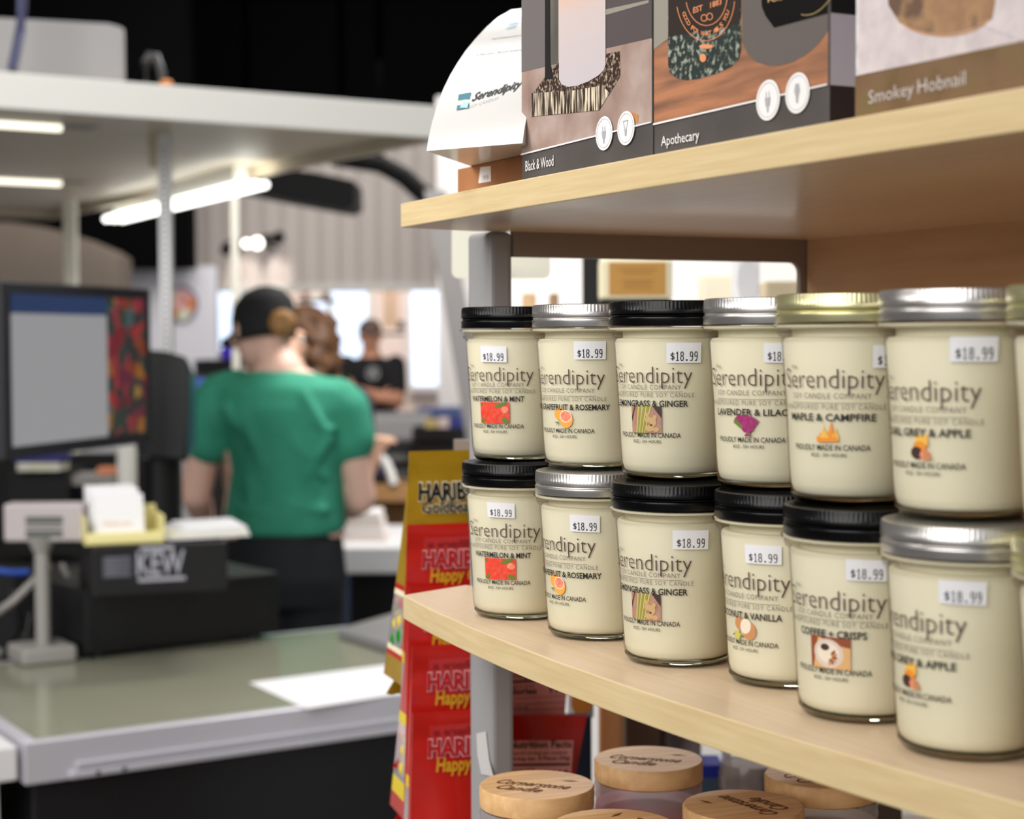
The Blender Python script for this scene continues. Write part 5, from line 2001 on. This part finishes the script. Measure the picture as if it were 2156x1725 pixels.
mb.box(at_y(410, 800, 8.2).x, at_y(490, 800, 8.2).x, 8.2, 8.5, 0, at_y(0, 800, 8.2).z)
bs = simple('black_stand', mb, M_BLACKM, 'black display stand above the small far monitor', 'stand')
mb = MB()
q = at_y(478, 758, 8.3)
mb.ball(q + ZUPV * .034, .035, 12, 8)
simple('purple_lamp', mb, mat('purple_glow', (60, 40, 160), .5, emit=(70, 40, 190), estr=.3), 'small purple glowing lamp on the black display stand', 'lamp', smooth=60)
mb = MB()
mb.box(-4.8, -1.2, 10.5, 11.1, 0, .95)
simple('hall_counter', mb, mat('white_hall_counter', (222, 222, 226), .5), 'long white counter in front of the white partition', 'counter')
mb = MB()
mb.box(-.8, .4, 10.0, 10.6, 0, .9)
simple('hall_table', mb, mat('pale_blue_cloth', (206, 214, 232), .6), 'pale cloth-covered table behind the man in black', 'table')

# ------------------------------------------------------------------ people
class Blob(MB):
    def limb(self, pts, rs, n=14):
        """tapered limb with rounded joints, densely sampled"""
        P_, R_ = [], []
        for i in range(len(pts) - 1):
            a, b = Vector(pts[i]), Vector(pts[i + 1])
            m = 6
            for k in range(m + (i == len(pts) - 2)):
                P_.append(a.lerp(b, k / m))
                R_.append(rs[i] + (rs[i + 1] - rs[i]) * k / m)
        self.tube(P_, R_, n)
        for p, r in zip(pts, rs):
            self.ball(p, r * .995, 14, 10)
        return self

    def trunk(self, rings, n=28, pw=2.3):
        """rings: (centre, half width vector, half depth vector)"""
        out = []
        for c, w, d in rings:
            c, w, d = Vector(c), Vector(w), Vector(d)
            ring = []
            for k in range(n):
                a = 2 * math.pi * k / n
                ca, sa = math.cos(a), math.sin(a)
                x = math.copysign(abs(ca) ** (2 / pw), ca)
                y = math.copysign(abs(sa) ** (2 / pw), sa)
                ring.append(c + w * x + d * y)
            out.append(ring)
        self.loft(out)
        return self


def fuse(name, blob, m, parent, voxel=.008, smooth=4, label=None):
    me = mesh_of(name, blob, m, parent)
    o = bpy.data.objects.new(name, me)
    COL.objects.link(o)
    r = o.modifiers.new('fuse', 'REMESH')
    r.mode = 'VOXEL'
    r.voxel_size = voxel
    r.use_smooth_shade = True
    s = o.modifiers.new('soften', 'SMOOTH')
    s.iterations = smooth
    s.factor = .5
    dg = bpy.context.evaluated_depsgraph_get()
    dg.update()
    baked = bpy.data.meshes.new_from_object(o.evaluated_get(dg))
    o.modifiers.clear()
    o.data = baked
    baked.name = name
    baked.polygons.foreach_set('use_smooth', [True] * len(baked.polygons))
    if not baked.materials:
        baked.materials.append(m)
    bpy.data.meshes.remove(me)
    o.parent = parent
    if label:
        o['label'] = label
    return o


def fingers(b, palm, ahead, side, up, s=1.0, curl=.5, thumb=1):
    """palm and five bent fingers; ahead = knuckle direction, side = towards the thumb"""
    palm, ahead, side, up = Vector(palm), Vector(ahead).normalized(), Vector(side).normalized(), Vector(up).normalized()
    b.trunk([(palm - ahead * .035 * s, side * .026 * s, up * .016 * s), (palm, side * .038 * s, up * .016 * s), (palm + ahead * .04 * s, side * .041 * s, up * .013 * s), (palm + ahead * .047 * s, side * .036 * s, up * .01 * s)], 16)
    for k, L in enumerate((.072, .08, .074, .058)):
        r0 = palm + ahead * .04 * s + side * (.03 - .02 * k) * s
        d1 = (ahead + side * (.12 - .08 * k) - up * .25 * curl).normalized()
        d2 = (ahead - up * 1.0 * curl).normalized()
        d3 = (ahead * .6 - up * 1.6 * curl).normalized()
        p1 = r0 + d1 * L * .45 * s
        p2 = p1 + d2 * L * .32 * s
        p3 = p2 + d3 * L * .25 * s
        b.limb([r0, p1, p2, p3], [.0095 * s, .009 * s, .0082 * s, .007 * s], 10)
    t0 = palm - ahead * .012 * s + side * .03 * s * thumb
    t1 = t0 + (side * .8 * thumb + ahead * .6 - up * .2).normalized() * .034 * s
    t2 = t1 + (side * .35 * thumb + ahead * .9 - up * .35).normalized() * .03 * s
    b.limb([t0, t1, t2], [.012 * s, .0105 * s, .0085 * s], 10)


def head(b, c, fwd, s=1.0, turn_up=Vector((0, 0, 1))):
    """skull, jaw, nose, ears, lips; c is the head's middle"""
    f = Vector(fwd).normalized()
    u = turn_up.normalized()
    r = f.cross(u).normalized()
    c = Vector(c)
    rot = Matrix((r, f, u)).transposed()
    b.ball(c + u * .025 * s - f * .008 * s, (.074 * s, .094 * s, .088 * s), 22, 16, rot=rot)
    b.ball(c - u * .035 * s + f * .02 * s, (.058 * s, .07 * s, .075 * s), 18, 12, rot=rot)
    b.ball(c - u * .09 * s + f * .06 * s, (.026 * s, .026 * s, .022 * s), 12, 8, rot=rot)
    b.limb([c + u * .012 * s + f * .083 * s, c - u * .022 * s + f * .104 * s], [.009 * s, .014 * s], 10)
    for k in (-1, 1):
        b.ball(c + r * .073 * s * k - f * .004 * s - u * .006 * s, (.012 * s, .022 * s, .032 * s), 12, 8, rot=rot)
        b.ball(c + r * .04 * s * k + f * .068 * s - u * .02 * s, .022 * s, 12, 8)
        b.ball(c + r * .03 * s * k + f * .083 * s + u * .026 * s, (.022 * s, .01 * s, .008 * s), 12, 8, rot=rot)
    b.ball(c + f * .088 * s - u * .055 * s, (.024 * s, .008 * s, .006 * s), 12, 8, rot=rot)
    b.ball(c + f * .086 * s - u * .066 * s, (.02 * s, .009 * s, .007 * s), 12, 8, rot=rot)


def eyes(name, c, fwd, parent, iris, s=1.0):
    f = Vector(fwd).normalized()
    u = Vector((0, 0, 1))
    r = f.cross(u).normalized()
    mb = MB()
    for k in (-1, 1):
        mb.ball(Vector(c) + r * .03 * s * k + f * .078 * s + u * .006 * s, .012 * s, 12, 8, 0)
        mb.ball(Vector(c) + r * .03 * s * k + f * .0865 * s + u * .006 * s, .0055 * s, 10, 6, 1)
    obj(name, mb, [mat('eye_white', (232, 228, 224), .3), mat(iris + '_iris', (60, 44, 34), .3)], parent, 60)


# --- cashier in the green shirt, seen from behind
Yg = 4.5
G = lambda x, y, dy=0.0: at_y(x, y, Yg + dy)
ca = thing('person', (G(600, 1100).x, Yg, 0), 'person in green t-shirt and black cap, fair hair bun, seen from behind', 'person')
hc = G(552, 690, .04)
hf = Vector((-.62, .76, -.16)).normalized()
b = Blob()
head(b, hc, hf, .98, Vector((-.05, .12, 1)))
nb = G(590, 790, 0)
b.limb([G(570, 722, .03), G(584, 765, .01), nb], [.052, .055, .07])
sL, sR = G(470, 838), G(702, 850)
b.trunk([(G(596, 1130, .0), (.165, 0, 0), (0, .105, 0)), (G(598, 1000), (.15, 0, 0), (0, .095, 0)), (G(594, 880), (.165, 0, 0), (0, .1, 0)), (G(590, 815), (.15, 0, 0), (0, .08, 0)), (G(590, 780), (.08, 0, 0), (0, .06, 0))])
eL, eR = G(412, 1042, .03), G(760, 1050, .02)
wL, wR = G(432, 1098, .17), G(716, 1082, .2)
b.limb([sL, G(428, 940, .01), eL], [.058, .046, .041])
b.limb([eL, eL.lerp(wL, .4), wL], [.041, .038, .027])
b.limb([sR, G(742, 945, .0), eR], [.05, .045, .041])
b.limb([eR, eR.lerp(wR, .4), wR], [.041, .038, .027])
dL, dR = (wL - eL).normalized(), (wR - eR).normalized()
fingers(b, wL + dL * .05, dL + Vector((.1, .3, -.4)), (1, .1, 0), (0, .2, 1), .95, .5)
fingers(b, wR + dR * .05, dR + Vector((-.1, .3, -.2)), (-1, .1, 0), (0, .2, 1), .95, .5)
for k, hx in ((-1, 548), (1, 650)):
    h_ = G(hx, 1200)
    b.limb([h_, Vector((h_.x + .005 * k, Yg + .01, .5)), Vector((h_.x + .01 * k, Yg - .01, .1))], [.082, .055, .04])
    b.limb([Vector((h_.x + .01 * k, Yg - .02, .045)), Vector((h_.x + .015 * k, Yg + .13, .035))], [.04, .032])
fuse('body', b, M_SKIN, ca, .007, 4)
b = Blob()
D = Vector((0, 1, 0))
b.trunk([(G(597, 1122), (.158, 0, 0), (0, .125, 0)), (G(598, 1106), (.163, 0, 0), (0, .127, 0)), (G(602, 1060), (.158, 0, 0), (0, .122, 0)), (G(604, 990), (.15, 0, 0), (0, .115, 0)), (G(600, 920), (.157, 0, 0), (0, .12, 0)),
         (G(592, 860), (.176, 0, 0), (0, .122, 0)), (G(588, 815), (.178, 0, 0), (0, .105, 0)), (G(587, 797), (.135, 0, 0), (0, .085, 0)), (G(588, 780), (.07, 0, 0), (0, .066, 0))], 40)
b.limb([G(495, 822), G(466, 836, .0), G(450, 866, .0), G(440, 925, .005)], [.058, .066, .071, .07], 18)
b.limb([G(682, 838), G(708, 846, .0), G(724, 864, .0), G(738, 925, .0)], [.058, .066, .07, .068], 18)
# cloth folds running across the back
for (x0, y0, x1, y1, r) in ((505, 860, 560, 990, .018), (700, 900, 640, 1010, .018), (560, 850, 690, 1010, .014), (500, 1070, 620, 1085, .016), (560, 1050, 690, 1075, .016), (640, 830, 700, 930, .014), (520, 1010, 530, 1090, .014), (470, 850, 500, 905, .014)):
    b.limb([G(x0, y0, -.108), G((x0 + x1) / 2, (y0 + y1) / 2 + 4, -.112), G(x1, y1, -.106)], [r * .6, r, r * .6], 10)
fuse('shirt', b, noisy('green_cotton', (58, 154, 126), (50, 144, 116), nscale=14, rough=.85), ca, .009, 5)
b = Blob()
b.trunk([(G(600, 1108), (.143, 0, 0), (0, .112, 0)), (G(600, 1150), (.155, 0, 0), (0, .128, 0)), (G(600, 1215), (.163, 0, 0), (0, .14, 0)), (G(600, 1270), (.158, 0, 0), (0, .125, 0))], 36)
for k, hx in ((-1, 545), (1, 655)):
    h_ = G(hx, 1240)
    b.limb([h_, Vector((h_.x, Yg + .005, .5)), Vector((h_.x + .008 * k, Yg - .01, .09))], [.092, .07, .062], 18)
fuse('trousers', b, mat('black_trousers', (24, 28, 32), .8), ca, .009, 4)
for k, hx in ((-1, 545), (1, 655)):
    h_ = G(hx, 1240)
    mb = MB()
    mb.ball(Vector((h_.x + .012 * k, Yg + .05, .045)), (.05, .14, .0445), 16, 10)
    obj('shoe', mb, M_BLACKP, ca, 60)
# cap, bun, hair
b = Blob()
u = Vector((-.05, .12, 1)).normalized()
r_ = hf.cross(u).normalized()
rot = Matrix((r_, hf, u)).transposed()
rings = []
for (h_, wr, dr, off) in ((-.034, .078, .094, -.012), (-.008, .081, .1, -.01), (.03, .081, .1, -.01), (.066, .073, .09, -.012), (.092, .052, .065, -.014), (.106, .021, .028, -.014), (.109, .004, .005, -.014)):
    rings.append((hc + u * h_ + hf * off, r_ * wr, hf * dr))
b.trunk(rings, 32, 2.0)
b.trunk([(hc - u * .012 + hf * .06, r_ * .07, u * .008), (hc - u * .016 + hf * .115, r_ * .064, u * .006), (hc - u * .026 + hf * .16, r_ * .045, u * .005)], 20, 2.0)
fuse('cap', b, noisy('black_cap_cloth', (28, 32, 32), (22, 26, 26), nscale=20, rough=.85), ca, .006, 3)
b = Blob()
bc = G(596, 680, -.072)
b.ball(bc, (.036, .032, .036), 18, 12)
for k in range(9):
    a0 = k * .75
    pts = [bc + Vector(((.017 + .0024 * j) * math.cos(a0 + j * .5), -.027 + .002 * j, (.017 + .0024 * j) * math.sin(a0 + j * .5))) for j in range(6)]
    b.limb(pts, [.009] * 6, 8)
fuse('hair_bun', b, noisy('fair_hair', (168, 126, 74), (120, 84, 46), (1, 1, 1), 90, .6), ca, .005, 2)
b = Blob()
b.ball(hc - u * .012 - hf * .03, (.07, .066, .03), 18, 12, rot=rot)
fuse('hair', b, noisy('fair_hair_nape', (176, 134, 92), (140, 100, 62), (1, 1, 1), 60, .6), ca, .006, 3)
eyes('eyes', hc, hf, ca, 'brown', .98)

# --- customer with curly hair, facing us beyond the cashier
Yh = 6.0
H = lambda x, y, dy=0.0: at_y(x, y, Yh + dy)
cu = thing('person', (H(640, 1100).x, Yh, 0), 'person with long curly brown hair facing the cashier, partly hidden behind the green shirt', 'person')
hc2 = H(640, 716)
hf2 = Vector((-.35, -.93, -.12)).normalized()
b = Blob()
head(b, hc2, hf2, .96)
b.limb([hc2 - ZUPV * .07, H(640, 800), H(640, 830)], [.052, .055, .075])
b.trunk([(H(640, 1140), (.17, 0, 0), (0, .11, 0)), (H(640, 1000), (.155, 0, 0), (0, .1, 0)), (H(640, 880), (.175, 0, 0), (0, .105, 0)), (H(640, 830), (.15, 0, 0), (0, .08, 0))])
for sx, ex, ey, wx, wy in ((-1, 498, 1030, 482, 985), (1, 762, 1000, 790, 950)):
    s_ = H(640 + sx * 110, 850)
    e_ = H(ex, ey, -.1)
    w_ = H(wx, wy, -.28)
    b.limb([s_, s_.lerp(e_, .5), e_], [.056, .046, .04])
    b.limb([e_, e_.lerp(w_, .4), w_], [.04, .037, .027])
    d = (w_ - e_).normalized()
    fingers(b, w_ + d * .045, d, (-sx, -.2, .1), (0, -.6, .8), .95, .5)
for k in (-1, 1):
    h_ = H(640 + k * 55, 1160)
    b.limb([h_, Vector((h_.x, Yh, .5)), Vector((h_.x, Yh + .01, .1))], [.085, .056, .042])
    b.limb([Vector((h_.x, Yh + .02, .045)), Vector((h_.x, Yh - .12, .035))], [.04, .032])
fuse('body', b, mat('skin_rosy', (224, 178, 150), .55), cu, .008, 4)
b = Blob()
b.trunk([(H(640, 1150), (.185, 0, 0), (0, .125, 0)), (H(640, 1000), (.17, 0, 0), (0, .115, 0)), (H(640, 880), (.188, 0, 0), (0, .12, 0)), (H(640, 838), (.16, 0, 0), (0, .095, 0)), (H(640, 815), (.09, 0, 0), (0, .075, 0))], 32)
for sx in (-1, 1):
    s_ = H(640 + sx * 108, 852)
    e_ = H(498 if sx < 0 else 762, 1015, -.1)
    b.limb([s_, s_.lerp(e_, .55)], [.066, .062], 16)
fuse('shirt', b, mat('dark_navy_cotton', (52, 54, 66), .85), cu, .01, 4)
b = Blob()
b.trunk([(H(640, 1140), (.16, 0, 0), (0, .12, 0)), (H(640, 1200), (.18, 0, 0), (0, .135, 0))], 30)
for k in (-1, 1):
    h_ = H(640 + k * 55, 1190)
    b.limb([h_, Vector((h_.x, Yh, .5)), Vector((h_.x, Yh, .09))], [.095, .07, .06], 16)
fuse('trousers', b, mat('blue_denim', (60, 74, 104), .85), cu, .01, 4)
b = Blob()
R3 = random.Random(8)
b.ball(hc2 + ZUPV * .04 - hf2 * .02, (.09, .1, .085), 18, 12)
for k in range(46):
    a = R3.uniform(-2.4, 2.4)
    dirv = Matrix.Rotation(a, 3, 'Z') @ (-hf2)
    dirv.z = 0
    dirv.normalize()
    z0 = R3.uniform(-.02, .08)
    L3 = R3.uniform(.1, .2)
    p = hc2 + dirv * R3.uniform(.075, .1) + ZUPV * z0
    pts = [p + ZUPV * (-L3 * j / 6) + dirv * (.02 * j / 6) + Vector((.014 * math.sin(j * 1.9 + k), .014 * math.cos(j * 1.9 + k), 0)) for j in range(7)]
    b.limb(pts, [.019] * 6 + [.01], 8)
fuse('curly_hair', b, noisy('curly_brown_hair', (104, 70, 42), (62, 40, 24), (1, 1, 1), 40, .6), cu, .008, 2)
eyes('eyes', hc2, hf2, cu, 'hazel', .96)

# --- man in black with folded arms in the back hall
Ym = 12.4
Q = lambda x, y, dy=0.0: at_y(x, y, Ym + dy)
mn = thing('person', (Q(781, 900).x, Ym, 0), 'person in a black t-shirt and cap standing with folded arms in the back hall', 'person')
hc3 = Q(779, 708)
hf3 = Vector((.12, -.99, -.05)).normalized()
b = Blob()
head(b, hc3, hf3, 1.05)
cx3 = Q(781, 800).x
b.limb([hc3 - ZUPV * .07, Q(781, 742), Q(781, 756)], [.06, .062, .085])
V3 = lambda dx, dy, z: Vector((cx3 + dx, Ym + dy, z))
zs3 = Q(781, 765).z
b.trunk([(V3(0, 0, .92), (.17, 0, 0), (0, .11, 0)), (V3(0, 0, 1.15), (.17, 0, 0), (0, .11, 0)), (V3(0, 0, zs3 - .06), (.2, 0, 0), (0, .12, 0)), (V3(0, 0, zs3 + .02), (.16, 0, 0), (0, .09, 0))])
for k in (-1, 1):
    s_ = V3(.185 * k, 0, zs3 - .01)
    e_ = V3(.2 * k, -.09, zs3 - .28)
    w_ = V3(-.07 * k, -.21 - .03 * k, zs3 - .22 + .03 * k)
    b.limb([s_, s_.lerp(e_, .5), e_], [.066, .055, .048])
    b.limb([e_, e_.lerp(w_, .4), w_], [.048, .046, .033])
    d = (w_ - e_).normalized()
    fingers(b, w_ + d * .05, d, (0, 0, 1), (0, -1, 0), 1.05, .4)
for k in (-1, 1):
    h_ = V3(.09 * k, 0, .88)
    b.limb([h_, V3(.1 * k, 0, .48), V3(.11 * k, .01, .1)], [.095, .062, .046])
    b.limb([V3(.11 * k, .02, .045), V3(.13 * k, -.14, .035)], [.042, .034])
fuse('body', b, M_SKIN2, mn, .01, 4)
b = Blob()
b.trunk([(V3(0, 0, .9), (.185, 0, 0), (0, .13, 0)), (V3(0, 0, 1.15), (.185, 0, 0), (0, .13, 0)), (V3(0, 0, zs3 - .08), (.205, 0, 0), (0, .135, 0)), (V3(0, 0, zs3 + .0), (.18, 0, 0), (0, .11, 0)), (V3(0, 0, zs3 + .045), (.09, 0, 0), (0, .085, 0))], 32)
for k in (-1, 1):
    s_ = V3(.18 * k, 0, zs3 - .015)
    e_ = V3(.2 * k, -.08, zs3 - .27)
    b.limb([s_, s_.lerp(e_, .65)], [.078, .074], 16)
fuse('shirt', b, mat('black_cotton', (18, 18, 20), .9), mn, .011, 4)
b = Blob()
b.trunk([(V3(0, 0, .93), (.17, 0, 0), (0, .12, 0)), (V3(0, 0, .85), (.185, 0, 0), (0, .13, 0))], 30)
for k in (-1, 1):
    b.limb([V3(.09 * k, 0, .85), V3(.1 * k, 0, .48), V3(.11 * k, .01, .08)], [.1, .076, .066], 16)
fuse('trousers', b, mat('dark_trousers', (30, 30, 36), .85), mn, .011, 4)
mb = MB()
for k in (-1, 1):
    mb.ball(V3(.12 * k, -.05, .045), (.052, .145, .0445), 14, 8)
obj('shoes', mb, M_BLACKP, mn, 60)
b = Blob()
b.trunk([(hc3 + ZUPV * .03, (.088, 0, 0), (0, .108, 0)), (hc3 + ZUPV * .075, (.084, 0, 0), (0, .102, 0)), (hc3 + ZUPV * .115, (.055, 0, 0), (0, .065, 0)), (hc3 + ZUPV * .128, (.015, 0, 0), (0, .02, 0))], 28, 2.0)
b.trunk([(hc3 + ZUPV * .038 + hf3 * .07, (.07, 0, 0), (0, 0, .009)), (hc3 + ZUPV * .03 + hf3 * .15, (.05, 0, 0), (0, 0, .007))], 18, 2.0)
fuse('cap', b, mat('brown_cap', (92, 74, 66), .85), mn, .008, 3)
eyes('eyes', hc3, hf3, mn, 'dark', 1.05)
mb = MB()
e0 = Q(785, 786, -.16)
for k in range(20):
    a0, a1 = 2 * math.pi * k / 20, 2 * math.pi * (k + 1) / 20
    mb.add([e0 + Vector((r * math.cos(a), 0, r * math.sin(a))) for r, a in ((.045, a0), (.045, a1), (.036, a1), (.036, a0))], [(0, 1, 2, 3)])
for p, q in (((-.022, -.03), (0, .03)), ((.022, -.03), (0, .03))):
    d = Vector((q[0] - p[0], 0, q[1] - p[1])).normalized()
    w = Vector((-d.z, 0, d.x)) * .006
    a, c = e0 + Vector((p[0], 0, p[1])), e0 + Vector((q[0], 0, q[1]))
    mb.add([a - w, c - w, c + w, a + w], [(0, 1, 2, 3)])
obj('shirt_emblem', mb, mat('pale_grey_print', (170, 172, 174), .7), mn)
